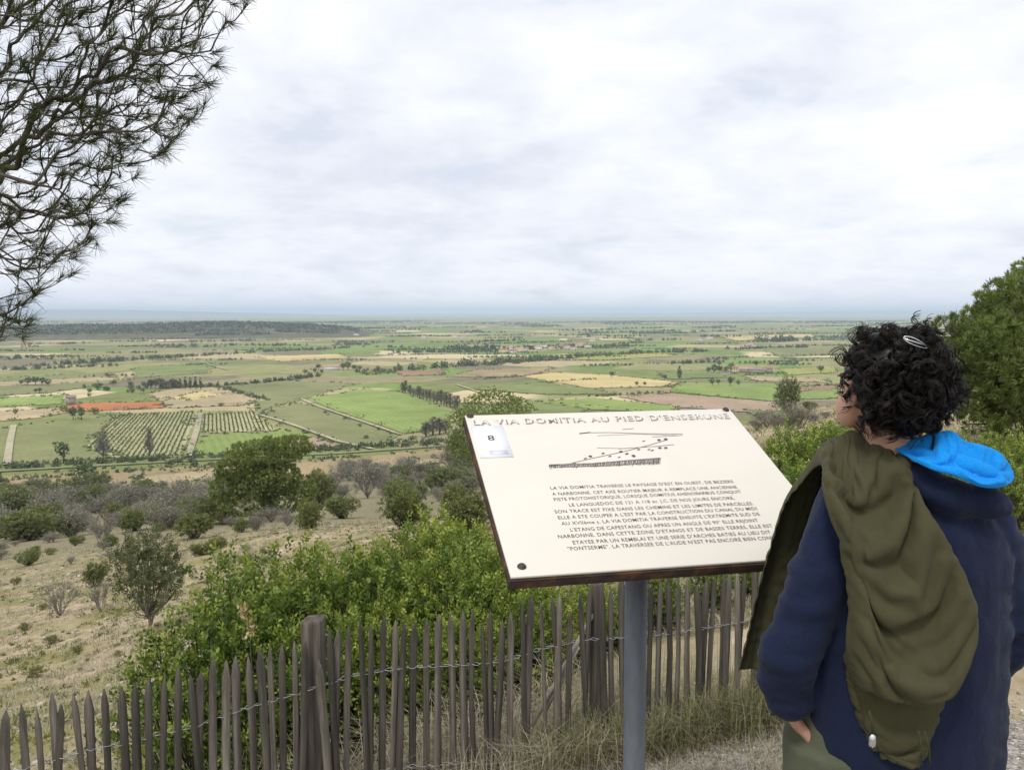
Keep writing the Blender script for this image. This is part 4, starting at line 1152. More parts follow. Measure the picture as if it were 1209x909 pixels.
def stones(name, label, X, Y, size, seed, stops, flat=.6, sink=.3):
    rng = np.random.default_rng(seed)
    k = len(X)
    base = np.array([[1, 0, 0], [0, 1, 0], [-1, 0, 0], [0, -1, 0], [0, 0, 1], [0, 0, -1], [.7, .7, .35], [-.7, .65, .3], [-.6, -.7, .35], [.65, -.7, .3]])
    tri = np.array([[0, 6, 4], [6, 1, 4], [1, 7, 4], [7, 2, 4], [2, 8, 4], [8, 3, 4], [3, 9, 4], [9, 0, 4], [0, 1, 6], [1, 2, 7], [2, 3, 8], [3, 0, 9], [1, 0, 5], [2, 1, 5], [3, 2, 5], [0, 3, 5]])
    V = base[None] * (1 + rng.normal(0, .22, (k, 10, 3)))
    a = rng.random(k) * 6.28
    c, s = np.cos(a)[:, None], np.sin(a)[:, None]
    st = .6 + .7 * rng.random((k, 3)); st[:, 2] *= flat
    V = V * st[:, None]
    V = np.stack([V[..., 0] * c - V[..., 1] * s, V[..., 0] * s + V[..., 1] * c, V[..., 2]], -1) * np.asarray(size)[:, None, None]
    V = V + np.stack([X, Y, hz(X, Y) + np.asarray(size) * flat * (1 - 2 * sink) * .5], -1)[:, None]
    Fq = (tri[None] + np.arange(k)[:, None, None] * 10).reshape(-1, 3)
    m = tint_mat(name + '_stone', stops, .95, .15, 20)
    tag(obj(name, mesh_np(name, V.reshape(-1, 3), Fq, m, tint=np.repeat(rng.random(k), 10))), label, 'stones', kind='stuff')
rng = np.random.default_rng(91)
k = 4200
r = 7 * (60 / 7.0) ** rng.random(k); a = np.radians(-42 + 56 * rng.random(k))
stones('slope_stones', 'pale limestone bits strewn over the dry slope', r * np.sin(a), r * np.cos(a), (.012 + .05 * rng.random(k) ** 4) * (1 + r * .03), 92, [(0, (.26, .22, .17)), (1, (.55, .51, .44))])
k = 16000
r = 1.6 + 3.4 * rng.random(k) ** .7; a = np.radians(-25 + 75 * rng.random(k))
stones('path_gravel', 'pale gravel on the trodden ground round the board', r * np.sin(a), r * np.cos(a), .004 + .012 * rng.random(k) ** 3, 93, [(0, (.17, .15, .125)), (.6, (.36, .33, .29)), (1, (.62, .59, .54))])

# ------------------------------------------------------------------ picket fence
FA, FB = np.array([-1.82, 3.15]), np.array([1.11, 4.20])
FD = unit(FB - FA); FN = np.array([-FD[1], FD[0]])
FLEN = float(np.linalg.norm(FB - FA))
_tx = [28, 52, 74, 103, 127, 150, 176, 202, 226, 250, 290, 347, 420, 478, 533, 567, 602, 640, 690, 776, 835, 870]
_ty = [835, 829, 822, 815, 811, 810, 802, 797, 793, 785, 772, 757, 735, 727, 725, 723, 718, 705, 695, 690, 683, 678]
_fs, _fz = [], []
for tx, ty in zip(_tx, _ty):
    d = ray(tx, ty)          # intersect with the fence's vertical plane
    t = (FA @ FN) / (d[:2] @ FN)
    q = np.array([0, 0, CAMZ]) + d * t
    _fs.append(float((q[:2] - FA) @ FD)); _fz.append(float(q[2]))
def ftop(s): return float(np.interp(s, _fs, _fz))
def fpt(s, off=0.0): return FA + FD * s + FN * off
MATW, nt, b = new_mat('weathered_chestnut')
v = coords(nt, (26, 26, 1.6)); n1 = noise_node(nt, v, 1.6, 6, .65, .3)
v2 = coords(nt, (1, 1, 1)); n2 = noise_node(nt, v2, 5, 4)
oi = nd(nt, 'ShaderNodeObjectInfo')
wood = ramp_node(nt, n1, [(.22, (.038, .032, .027)), (.42, (.108, .095, .082)), (.58, (.195, .176, .155)), (.78, (.36, .33, .295))])
wood = mixc(nt, 1.0, wood, ramp_node(nt, oi.outputs['Random'], [(0, (.36, .33, .31)), (.5, (.70, .66, .62)), (.85, (1.05, 1.0, .94)), (.97, (1.3, 1.25, 1.15)), (1, (.95, .66, .48))]), 'MULTIPLY')
wood = mixc(nt, mathn(nt, 'MULTIPLY', n2, .35), wood, (.10, .105, .085))
nt.links.new(wood, b.inputs['Base Color']); b.inputs['Roughness'].default_value = .95; b.inputs['Specular IOR Level'].default_value = .1
bump(nt, b, n1, .9, .006)
MAT['wood'] = MATW
def picket_mesh(seed, h=1.15):
    rng = np.random.default_rng(seed)
    n = 7
    ang = np.array([0, .9, 1.9, 2.8, 3.6, 4.5, 5.4])[:n] + rng.normal(0, .12, n)
    zs = [0, .4, .8, h - .075, h - .035, h]
    w = .0130 + .0055 * rng.random(); th = .009 + .004 * rng.random()
    bx, by = rng.normal(0, .012, 2)
    V = []
    for i, z in enumerate(zs):
        f = (1.05, 1.0, .98, .97, .62, .14)[i]
        o = math.sin(PI * z / h)
        rr = 1 + rng.normal(0, .11, n)
        V.append(np.stack([np.cos(ang) * w * f * rr + bx * o, np.sin(ang) * th * f * rr + by * o, np.full(n, z - h)], -1))
    V = np.concatenate(V)
    Fq = [[i * n + j, i * n + (j + 1) % n, (i + 1) * n + (j + 1) % n, (i + 1) * n + j] for i in range(len(zs) - 1) for j in range(n)]
    top = [[(len(zs) - 1) * n + j for j in range(n)]]
    return mesh_np('picket', V, [np.array(Fq), np.array(top)], MAT['wood'])
PICK = [picket_mesh(400 + s) for s in range(8)]
FENCE = empty('picket_fence', (*fpt(FLEN / 2), hz1(*fpt(FLEN / 2))), math.atan2(FD[1], FD[0]), 'weathered grey split-chestnut picket fence wired between round posts', 'fence')
def fl(s, off, z):      # fence-local coordinates
    return (s - FLEN / 2, off, z - FENCE.location.z)
rng = np.random.default_rng(17)
s = -1.6; k = 0
post_s = []
while s < FLEN + 2.0:
    o = obj('picket', PICK[rng.integers(0, 8)], FENCE, fl(s, rng.normal(0, .004), ftop(s) + rng.normal(0, .020) - (.07 if rng.random() < .08 else 0)))
    o.rotation_euler = (rng.normal(0, .02), rng.normal(0, .026), rng.normal(0, .35) + (PI if rng.random() < .5 else 0))
    sc = .74 + .5 * rng.random(); o.scale = (sc, sc, 1)
    s += .0495 + rng.normal(0, .007); k += 1
def post(px, top, r, off, sq=2.0):
    d = ray(px, top); t = (FA @ FN) / (d[:2] @ FN); q = np.array([0, 0, CAMZ]) + d * t
    s = float((q[:2] - FA) @ FD)
    n = 20
    mb = MB(); rg = np.random.default_rng(int(px) + 500)
    z1 = q[2]; z0 = hz1(*fpt(s)) - .3
    V = []
    ca = np.abs(np.cos(6.283 * np.arange(n) / n + .5)); sa_ = np.abs(np.sin(6.283 * np.arange(n) / n + .5))
    rr = r * (ca ** sq + sa_ ** sq) ** (-1 / sq) * (1 + rg.normal(0, .02, n))
    hs = (z0, z0 + .5, z1 - .012, z1)
    for i, z in enumerate(hs):
        f = (1.03, 1.0, 1.0, .93)[i]
        V += [(math.cos(6.283 * j / n) * rr[j] * f, math.sin(6.283 * j / n) * rr[j] * f, z + (0.006 * math.cos(6.283 * j / n) if i >= 2 else 0)) for j in range(n)]
    mb.add(V, [[i * n + j, i * n + (j + 1) % n, (i + 1) * n + (j + 1) % n, (i + 1) * n + j] for i in range(3) for j in range(n)])
    mb.F[n] = [np.array([[3 * n + j for j in range(n)]])]
    c = fl(s, off, 0)
    mb.build('post', MAT['wood'], FENCE, False, (c[0], c[1], -FENCE.location.z))
post(372, 737, .044, .075, 7.0); post(711, 691, .033, .06)
d = ray(-150, 860); post(-150, 862, .05, .07); post(1080, 655, .045, .06)
# twisted wire rows weaving round the pickets
MAT['wire'] = simple_mat('galvanised_wire', (.36, .36, .36), .5, .5, .3, 30, .4)
for dz_ in (-.24, -.70):
    ss = np.arange(-1.6, FLEN + 2.0, .0164)
    for ph in (0, PI):
        P = np.array([fl(s_, .015 * math.sin(s_ * 2 * PI / .099 + ph), ftop(s_) + dz_ + .0025 * math.cos(s_ * 2 * PI / .0495 + ph) + .012 * math.sin(s_ * 1.7)) for s_ in ss])
        MB().tube(P, .0016, 4).build('wire', MAT['wire'], FENCE)
# loose slats lying across the back of the fence
def slat(a, b_, label=None):
    A_, B_ = [fl(*[float((q[:2] - FA) @ FD), .05, q[2]]) for q in (at(*a), at(*b_))]
    mb = MB().tube([A_, np.array(A_) * .5 + np.array(B_) * .5, B_], [.011, .012, .010], 5)
    mb.build('brace', MAT['pale_wood'], FENCE)
MAT['pale_wood'] = simple_mat('pale_split_wood', (.42, .38, .32), .9, .15, .3, 14)
slat((622, 850, 3.95), (696, 718, 4.05)); slat((640, 835, 3.95), (680, 760, 4.0))

# dry grass and weeds at the fence foot
rng = np.random.default_rng(19)
def fence_grass(name, label, n, s0, s1, o0, o1, h, w, mat, lean, seed):
    rg = np.random.default_rng(seed)
    ss = s0 + (s1 - s0) * rg.random(n); of = o0 + (o1 - o0) * rg.random(n)
    tuft = rg.integers(0, max(4, n // 26), n)
    cs = s0 + (s1 - s0) * rg.random(tuft.max() + 1); co = o0 + (o1 - o0) * rg.random(tuft.max() + 1)
    ss = .35 * ss + .65 * (cs[tuft] + rg.normal(0, .03, n)); of = .35 * of + .65 * (co[tuft] + rg.normal(0, .03, n))
    X = FA[0] + FD[0] * ss + FN[0] * of; Y = FA[1] + FD[1] * ss + FN[1] * of
    C = np.stack([X, Y, hz(X, Y) - .01], -1)
    V, Fq, T = blades(C, h, w, lean, rg, rg.random(n))
    tag(obj(name, mesh_np(name, V, Fq, MAT[mat], tint=T)), label, 'grass', kind='stuff')
fence_grass('dry_grass', 'tall dry grey grass along the foot of the fence', 2600, 0.9, FLEN + .9, -.40, .20, .22, .0030, 'dry_grass', 1.1, 20)
fence_grass('dry_grass', 'tangled dry stalks behind the fence', 4200, -1.4, FLEN + .6, .05, .7, .36, .0034, 'dry_grass', 1.3, 21)
fence_grass('green_grass', 'olive green weeds at the fence beside the board post', 2600, 1.9, FLEN + .9, -.40, .05, .24, .0034, 'green_grass', .8, 22)
fence_grass('dry_grass', 'short dry straw on the ground before the fence', 3000, 1.2, FLEN + .8, -1.1, -.2, .09, .0028, 'dry_grass', 1.6, 23)
fence_grass('green_grass', 'grassy weeds behind the low part of the fence', 2600, -1.5, 0.9, .1, 1.6, .22, .0045, 'green_grass', .9, 24)
# ------------------------------------------------------------------ information board
SO = np.array([0, 0, CAMZ]) + 2.5 * np.array([-0.0557, 0.9927, -0.1198])      # upper corner of the plate
SU = unit(np.array([0.97735, 0.2116, 0.0])); SV = np.array([0.198, -0.891, -0.4065]); SV = unit(SV - SU * (SV @ SU))
SN = np.cross(SV, SU); SN = SN if SN[2] > 0 else -SN
SW, SD = .845, .707
pole_top = SO + SU * (SW * .5 - .02) + SV * (SD * .60) - SN * .05
BOARD = empty('information_board', (pole_top[0], pole_top[1], hz1(pole_top[0], pole_top[1])), 0, 'slanted cream information board with printed text on a grey steel post', 'sign')
B0 = np.array(BOARD.location)
def sp(u, v, h=0.0): return SO + SU * u + SV * v + SN * h - B0
def sign_uv(px, py):
    d = ray(px, py); o = np.array([0, 0, CAMZ])
    t = ((SO - o) @ SN) / (d @ SN)
    q = o + d * t - SO
    return float(q @ SU), float(q @ SV)
def splate(mb, u0, v0, u1, v1, h0, h1):
    V = [sp(u, v, h) for h in (h0, h1) for u, v in ((u0, v0), (u1, v0), (u1, v1), (u0, v1))]
    mb.add(V, [[0, 1, 2, 3], [7, 6, 5, 4], [0, 4, 5, 1], [1, 5, 6, 2], [2, 6, 7, 3], [3, 7, 4, 0]])
    return mb
# plate
m, nt, b = new_mat('cream_enamel')
v = coords(nt, space='Object')
n1 = noise_node(nt, v, 2.5, 5, .6); n2 = noise_node(nt, v, 45, 6, .7)
c = ramp_node(nt, n1, [(.3, (.655, .61, .53)), (.7, (.70, .655, .575))])
sp2 = nd(nt, 'ShaderNodeMapRange'); nt.links.new(n2, sp2.inputs[0]); sp2.inputs[1].default_value = .70; sp2.inputs[2].default_value = .82
c = mixc(nt, mathn(nt, 'MULTIPLY', sp2.outputs[0], .5), c, (.40, .34, .26))
nt.links.new(c, b.inputs['Base Color']); b.inputs['Roughness'].default_value = .45; b.inputs['Specular IOR Level'].default_value = .35
MAT['enamel'] = m
MAT['rust'] = None
m, nt, b = new_mat('rusty_dark_steel')
v = coords(nt, space='Object')
n1 = noise_node(nt, v, 16, 7, .65, .4); n2 = noise_node(nt, v, 70, 4)
c = ramp_node(nt, n1, [(.3, (.030, .022, .019)), (.52, (.055, .036, .027)), (.66, (.14, .062, .030)), (.8, (.26, .12, .05))])
nt.links.new(c, b.inputs['Base Color']); b.inputs['Roughness'].default_value = .8
bump(nt, b, n2, .4, .003)
MAT['rust'] = m
m, nt, b = new_mat('galvanised_grey_paint')
v = coords(nt, (1, 1, .35), space='Object')
n1 = noise_node(nt, v, 20, 6, .6); n2 = noise_node(nt, v, 9, 5, .6)
c = ramp_node(nt, n1, [(.3, (.125, .14, .16)), (.7, (.20, .215, .235))])
rm = nd(nt, 'ShaderNodeMapRange'); nt.links.new(n2, rm.inputs[0]); rm.inputs[1].default_value = .68; rm.inputs[2].default_value = .72
c = mixc(nt, rm.outputs[0], c, (.16, .085, .04))
nt.links.new(c, b.inputs['Base Color']); b.inputs['Roughness'].default_value = .55; b.inputs['Metallic'].default_value = .25
bump(nt, b, n1, .15, .002)
MAT['pole'] = m
def bevel(o, w=.004, seg=2):
    md = o.modifiers.new('bevel', 'BEVEL'); md.width = w; md.segments = seg; md.limit_method = 'ANGLE'
    return o
PANEL = bevel(splate(MB(), 0, 0, SW, SD, -.007, 0).build('panel', MAT['enamel'], BOARD), .002)
# steel tray: back and four rims, set just below and around the plate
mb = MB()
splate(mb, -.004, -.004, SW + .004, SD + .004, -.012, -.0085)
splate(mb, -.004, SD - .010, SW + .004, SD + .003, -.034, -.0125); splate(mb, -.004, -.003, SW + .004, .010, -.034, -.0125)
splate(mb, -.003, .0101, .010, SD - .0101, -.034, -.0125); splate(mb, SW - .010, .0101, SW + .003, SD - .0101, -.034, -.0125)
FRAME = bevel(mb.build('frame', MAT['rust'], BOARD), .002)
# small bolts
MAT['bolt'] = simple_mat('bolt_steel', (.06, .05, .045), .6, .5, .4, 60, .5)
def disc_bolt(u, v, r=.0085):
    mb = MB(); n = 14
    prof = [(r * 1.25, .0005), (r * 1.25, .002), (r, .0022), (r * .92, .0055), (r * .5, .0068)]
    V = [sp(u + R_ * math.cos(6.283 * j / n), v + R_ * math.sin(6.283 * j / n), h) for R_, h in prof for j in range(n)]
    mb.add(V, [[i * n + (j + 1) % n, i * n + j, (i + 1) * n + j, (i + 1) * n + (j + 1) % n] for i in range(len(prof) - 1) for j in range(n)])
    mb.F[n] = [np.array([[(len(prof) - 1) * n + j for j in range(n)][::-1]])]
    mb.build('bolt', MAT['bolt'], BOARD, True)
for u, v in (sign_uv(555, 491.5), sign_uv(857, 484), sign_uv(616, 669), (SW - .03, SD - .035)): disc_bolt(u, v)
# post with cap plate and brackets
pz = np.array([pole_top[0], pole_top[1], 0]) - [B0[0], B0[1], 0]
R_ = .030
mb = MB()
zt = (sp(SW * .5 - .02, SD * .60, -.030))[2] + .02
pts = [(pz[0], pz[1], z) for z in (-.4, .02, .3, zt)]
mb.tube(pts, R_, 24, cap=True)
mb.build('post', MAT['pole'], BOARD, True)
mb = MB(); splate(mb, SW * .5 - .14, SD * .45, SW * .5 + .10, SD * .75, -.046, -.035)
mb.build('bracket', MAT['rust'], BOARD)

# lettering: real flat letters just above the plate
MAT['ink'] = simple_mat('dark_ink', (.085, .075, .07), .6, .3, .3, 40)
MAT['ink_soft'] = simple_mat('soft_grey_ink', (.20, .185, .165), .6, .3, .3, 40)
MAT['ink_shadow'] = simple_mat('title_shadow_ink', (.27, .215, .17), .6, .3, .25, 40)
MAT['title_face'] = simple_mat('title_face', (.77, .73, .68), .5, .3, .05, 20)
def letters(txt, u0, u1, vbase, height, mat, h, name, off=0.0, parent=PANEL, track=1.0, vslope=0.0, exact=True):
    cu = bpy.data.curves.new('t', 'FONT'); cu.body = txt; cu.size = 1.0; cu.resolution_u = 2; cu.offset = off; cu.space_character = track
    to = bpy.data.objects.new('t', cu); COL.objects.link(to)
    bpy.context.view_layer.update()
    me = bpy.data.meshes.new_from_object(to.evaluated_get(bpy.context.evaluated_depsgraph_get()))
    bpy.data.objects.remove(to); bpy.data.curves.remove(cu)
    co = np.empty(len(me.vertices) * 3, np.float32); me.vertices.foreach_get('co', co); co = co.reshape(-1, 3)
    x0, x1 = co[:, 0].min(), co[:, 0].max()
    k = (u1 - u0) / (x1 - x0)
    u = u0 + (co[:, 0] - x0) * k
    v = vbase - co[:, 1] / .72 * height + (u - u0) * vslope
    P = SO + SU * u[:, None] + SV * v[:, None] + SN * h - B0
    me.vertices.foreach_set('co', P.astype(np.float32).ravel())
    me.name = name
    me.materials.clear(); me.materials.append(mat)
    me.update()
    if len(me.polygons) and np.array(me.polygons[0].normal) @ SN < 0: me.flip_normals()
    return obj(name, me, parent)
ua, va = sign_uv(558.5, 501.5); ub, vb = sign_uv(861, 493.5)
TITLE = "LA VIA DOMITIA AU PIED D'ENSERUNE"
th = .030
letters(TITLE, ua + .004, ub + .003, va + .005, th, MAT['ink_shadow'], .0006, 'title_shadow', .012, vslope=(vb - va) / (ub - ua), track=1.15)
letters(TITLE, ua, ub, va, th, MAT['title_face'], .0012, 'title_lettering', -.002, vslope=(vb - va) / (ub - ua), track=1.15)
LINES = [("LA VIA DOMITIA TRAVERSE LE PAYSAGE D'EST EN OUEST, DE BEZIERS", 650.4, 578, 866.5, 570),
         ("A NARBONNE. CET AXE ROUTIER MAJEUR A REMPLACE UNE ANCIENNE", 652.5, 585, 871, 576.5),
         ("PISTE PROTOHISTORIQUE, LORSQUE DOMITIUS AHENOBARBUS CONQUIT", 654.5, 591.5, 876, 582),
         ("LE LANGUEDOC DE 121 A 118 av. J.C. DE NOS JOURS ENCORE,", 672.5, 598, 868, 589.5),
         ("SON TRACE EST FIXE DANS LES CHEMINS ET LES LIMITES DE PARCELLES.", 655.5, 606, 890.5, 596),
         ("ELLE A ETE COUPEE A L'EST PAR LA CONSTRUCTION DU CANAL DU MIDI", 659.5, 613, 894.5, 602),
         ("AU XVII\u00e8me s. LA VIA DOMITIA TRAVERSE ENSUITE L'EXTREMITE SUD DE", 663.5, 620, 898, 608.5),
         ("L'ETANG DE CAPESTANG OU APRES UN ANGLE DE 90\u00b0 ELLE REJOINT", 674, 627.5, 896, 616),
         ("NARBONNE. DANS CETTE ZONE D'ETANGS ET DE BASSES TERRES, ELLE EST", 659.5, 635.5, 913, 622.5),
         ("ETAYEE PAR UN REMBLAI ET UNE SERIE D'ARCHES BATIES AU LIEU DIT", 677, 642.5, 911, 630),
         ("\"PONTSERME\". LA TRAVERSEE DE L'AUDE N'EST PAS ENCORE BIEN CONNUE.", 671, 650, 927, 636)]
for txt, x0, y0, x1, y1 in LINES:
    ua, va = sign_uv(x0, y0); ub, vb = sign_uv(x1, y1)
    letters(txt, ua, ub, va, .0135, MAT['ink'], .0006, 'text_line', .004, vslope=(vb - va) / (ub - ua), track=1.06)
# numbered sticker
us, vs = sign_uv(556, 504); ue, ve = sign_uv(608, 539.5)
MAT['sticker'] = simple_mat('white_sticker', (.83, .84, .88), .5, .3, .03, 12)
MAT['sticker_edge'] = simple_mat('sticker_grey_print', (.62, .63, .72), .5, .3, .15, 60)
stk = splate(MB(), us, vs, ue - .004, ve, .0004, .0022).build('sticker', MAT['sticker'], BOARD)
c8 = sign_uv(576.5, 521)
letters("8", c8[0], c8[0] + .020, c8[1], .028, MAT['ink'], .0028, 'number', .008, parent=stk)
mb = MB(); splate(mb, us + .03, ve - .032, ue - .014, ve - .012, .0023, .0026); mb.build('printed_strip', MAT['sticker_edge'], stk)
# engraved drawing of the ancient road
mb = MB(); ms = MB()
def stroke(m_, pts, w, h=.0006):
    Q = [sign_uv(*p) for p in pts]
    for (u0, v0), (u1, v1) in zip(Q[:-1], Q[1:]):
        d = np.array([u1 - u0, v1 - v0]); L = np.hypot(*d)
        if L < 1e-6: continue
        n_ = np.array([-d[1], d[0]]) / L * w / 2
        m_.add([sp(u0 + n_[0], v0 + n_[1], h), sp(u1 + n_[0], v1 + n_[1], h), sp(u1 - n_[0], v1 - n_[1], h), sp(u0 - n_[0], v0 - n_[1], h)], [[0, 1, 2, 3]])
rg = np.random.default_rng(3)
stroke(mb, [(676, 546.5), (700, 541), (735, 533.5), (765, 526), (787, 519.5)], .0022)
stroke(mb, [(684, 512), (697, 510.5)], .005); stroke(mb, [(697, 511), (720, 510.8), (760, 512), (806, 512.5)], .0018, .0009)
stroke(ms, [(705, 514.5), (750, 512.6), (800, 514)], .0016); stroke(ms, [(735, 507), (748, 506)], .003); stroke(ms, [(705, 529), (735, 529.5), (760, 528)], .002)
stroke(ms, [(730, 530), (775, 527), (796, 525)], .0022, .0009); stroke(ms, [(770, 516), (806, 514)], .002)
for k in range(110):
    u = k / 109.0
    x = 649 + 131 * u; yb = 552.5 - 2.5 * u - 2.2 * u; yt = 549.0 - 8.0 * u ** 1.3
    stroke(ms if k % 3 else mb, [(x - 1.2 + rg.normal(0, .3), yb + rg.normal(0, .5)), (x + rg.normal(0, .4), yt + rg.normal(0, .5))], .0021, .0006 + .00002 * (k % 7))
stroke(mb, [(648, 550.5), (664, 548.5), (680, 547)], .003, .0010); stroke(ms, [(648, 549), (700, 547.5), (740, 544), (780, 541)], .004, .0013); stroke(ms, [(660, 551.5), (720, 550), (778, 545.5)], .003, .0015)
for x, y, w in ((697, 539, .008), (691, 541.5, .004), (712, 535.5, .005), (720, 539, .004), (733, 533.5, .007), (740, 536, .006), (748, 538.5, .010), (754, 531, .004), (778, 519.8, .008), (786, 518.8, .009), (779, 529, .007), (786, 529, .007), (770, 532, .004), (731, 540, .003), (760, 521, .003), (766, 531, .003)):
    stroke(mb, [(x - 1.6, y + .4), (x + 1.6, y - .4)], w, .0016)
mb.build('drawing', MAT['ink'], PANEL); ms.build('drawing', MAT['ink_soft'], PANEL)
# ------------------------------------------------------------------ person
PX, PY, PRZ = .80, 1.78, .20
PERSON = empty('person', (PX, PY, hz1(PX, PY) - .005), PRZ, 'person with curly dark hair in a navy hoodie reading the board, seen from behind', 'person')
PZ = PERSON.location.z
def loc(px, py, Y):
    q = at(px, py, Y) - [PX, PY, PZ]
    c, s = math.cos(-PRZ), math.sin(-PRZ)
    return np.array([q[0] * c - q[1] * s, q[0] * s + q[1] * c, q[2]])
def ellipsoid(mb, c, r, M=None, nu=20, nv=14):
    th = np.linspace(0, 2 * PI, nu, endpoint=False); ph = np.linspace(.12, PI - .12, nv)
    P = np.array([[math.sin(p) * math.cos(t), math.sin(p) * math.sin(t), math.cos(p)] for p in ph for t in th]) * np.array(r)
    if M is not None: P = P @ np.array(M).T
    P = P + np.array(c)
    n0 = mb.n
    mb.add(P, [[i * nu + j, (i + 1) * nu + j, (i + 1) * nu + (j + 1) % nu, i * nu + (j + 1) % nu] for i in range(nv - 1) for j in range(nu)])
    mb.F.setdefault(nu, []).append(np.array([[n0 + j for j in range(nu)], [n0 + (nv - 1) * nu + j for j in range(nu)][::-1]]))
def stack(mb, secs, n=32, p=2.4):
    """horizontal super-ellipse sections (x, y, z, rx, ry)"""
    t = np.arange(n) * 2 * PI / n
    c, s = np.cos(t), np.sin(t)
    cx_, sy_ = np.sign(c) * np.abs(c) ** (2 / p), np.sign(s) * np.abs(s) ** (2 / p)
    V = np.concatenate([np.stack([x + rx * cx_, y + ry * sy_, np.full(n, z)], -1) for x, y, z, rx, ry in secs])
    n0 = mb.n
    mb.add(V, [[i * n + j, i * n + (j + 1) % n, (i + 1) * n + (j + 1) % n, (i + 1) * n + j] for i in range(len(secs) - 1) for j in range(n)])
    m_ = len(secs) - 1
    mb.F.setdefault(n, []).append(np.array([[n0 + j for j in range(n)][::-1], [n0 + m_ * n + j for j in range(n)]]))
def spline(pts, n=24):
    """Catmull-Rom through rows of values"""
    P = np.asarray(pts, float); k = len(P)
    t = np.linspace(0, k - 1 - 1e-6, n); i = t.astype(int); u = (t - i)[:, None]
    g = lambda j: P[np.clip(j, 0, k - 1)]
    a, b_, c, d = g(i - 1), g(i), g(i + 1), g(i + 2)
    return .5 * (2 * b_ + (c - a) * u + (2 * a - 5 * b_ + 4 * c - d) * u ** 2 + (3 * b_ - a - 3 * c + d) * u ** 3)
def limb(mb, pts, n=26, sides=18):
    q = spline(pts, n); mb.tube(q[:, :3], q[:, 3], sides)
def remeshed(mb, voxel, it, mat, name, disp=None, parent=PERSON):
    me0 = mb.mesh('tmp', mat)
    o = bpy.data.objects.new('tmp', me0); COL.objects.link(o)
    md = o.modifiers.new('r', 'REMESH'); md.mode = 'VOXEL'; md.voxel_size = voxel
    sm = o.modifiers.new('s', 'SMOOTH'); sm.factor = .5; sm.iterations = it
    bpy.context.view_layer.update()
    me = bpy.data.meshes.new_from_object(o.evaluated_get(bpy.context.evaluated_depsgraph_get()))
    bpy.data.objects.remove(o)
    n = len(me.vertices)
    if disp is not None:
        co = np.empty(n * 3, np.float32); me.vertices.foreach_get('co', co); co = co.reshape(-1, 3).astype(float)
        no = np.empty(n * 3, np.float32); me.vertices.foreach_get('normal', no); no = no.reshape(-1, 3)
        co = co + no * disp(co)[:, None]
        me.vertices.foreach_set('co', co.astype(np.float32).ravel())
    me.polygons.foreach_set('use_smooth', np.ones(len(me.polygons), bool))
    me.materials.clear(); me.materials.append(mat)
    me.name = name; me.update()
    return obj(name, me, parent)

# materials
m, nt, b = new_mat('skin')
n1 = noise_node(nt, coords(nt), 30, 4)
nt.links.new(ramp_node(nt, n1, [(.3, (.44, .24, .17)), (.7, (.52, .30, .215))]), b.inputs['Base Color'])
b.inputs['Roughness'].default_value = .5; b.inputs['Subsurface Weight'].default_value = .12; b.inputs['Subsurface Radius'].default_value = (.01, .004, .002)
MAT['skin'] = m
def cloth_mat(name, c, weave=420, bs=.25, sheen=.2, var=.12):
    m, nt, b = new_mat(name)
    v = coords(nt)
    n1 = noise_node(nt, v, 9, 5, .6); n2 = noise_node(nt, v, weave, 3, .6)
    c0 = ramp_node(nt, n1, [(.3, tuple(x * (1 - var) for x in c)), (.7, tuple(x * (1 + var) for x in c))])
    c0 = mixc(nt, 1.0, c0, ramp_node(nt, n2, [(.3, (.8, .8, .8)), (.7, (1.2, 1.2, 1.2))]), 'MULTIPLY')
    nt.links.new(c0, b.inputs['Base Color'])
    b.inputs['Roughness'].default_value = .9; b.inputs['Specular IOR Level'].default_value = .12
    b.inputs['Sheen Weight'].default_value = sheen; b.inputs['Sheen Roughness'].default_value = .5
    wr = noise_node(nt, v, 34, 5, .6, 1.2)
    hsum = mathn(nt, 'ADD', mathn(nt, 'MULTIPLY', n2, .12), wr)
    bump(nt, b, hsum, bs * 1.6, .006)
    return m
MAT['navy'] = cloth_mat('navy_fleece', (.0115, .017, .043), 420, .3, .06)
MAT['blue'] = cloth_mat('bright_blue_lining', (.010, .255, .72), 420, .2, .05, .06)
MAT['olive'] = cloth_mat('olive_cotton', (.066, .062, .031), 900, .12, .04)
MAT['trouser'] = cloth_mat('grey_green_trousers', (.095, .10, .065), 700, .12, .03)
MAT['shoe'] = simple_mat('brown_shoe', (.08, .055, .04), .7, .3, .2, 20)
MAT['sole'] = simple_mat('rubber_sole', (.03, .03, .03), .8, .3, .2, 20)
MAT['hair'] = tint_mat('dark_hair', [(0, (.005, .0045, .0045)), (.6, (.012, .0085, .007)), (1, (.040, .023, .015))], .42, .32)
MAT['clip'] = simple_mat('silver_clip', (.72, .72, .74), .22, .5, .05, 30, 1.0)

# head frame: turned towards the board
HC = loc(1041, 457, 1.785)
HY = .03
hc, hs = math.cos(HY), math.sin(HY)
HM = np.array([[hc, -hs, 0], [hs, hc, 0], [0, 0, 1.0]])
HM = HM @ np.array([[1, 0, 0], [0, math.cos(-.10), -math.sin(-.10)], [0, math.sin(-.10), math.cos(-.10)]])
def H(x, y, z): return HC + HM @ np.array([x, y, z])
neck0 = np.array([0, .0, 1.36]); 
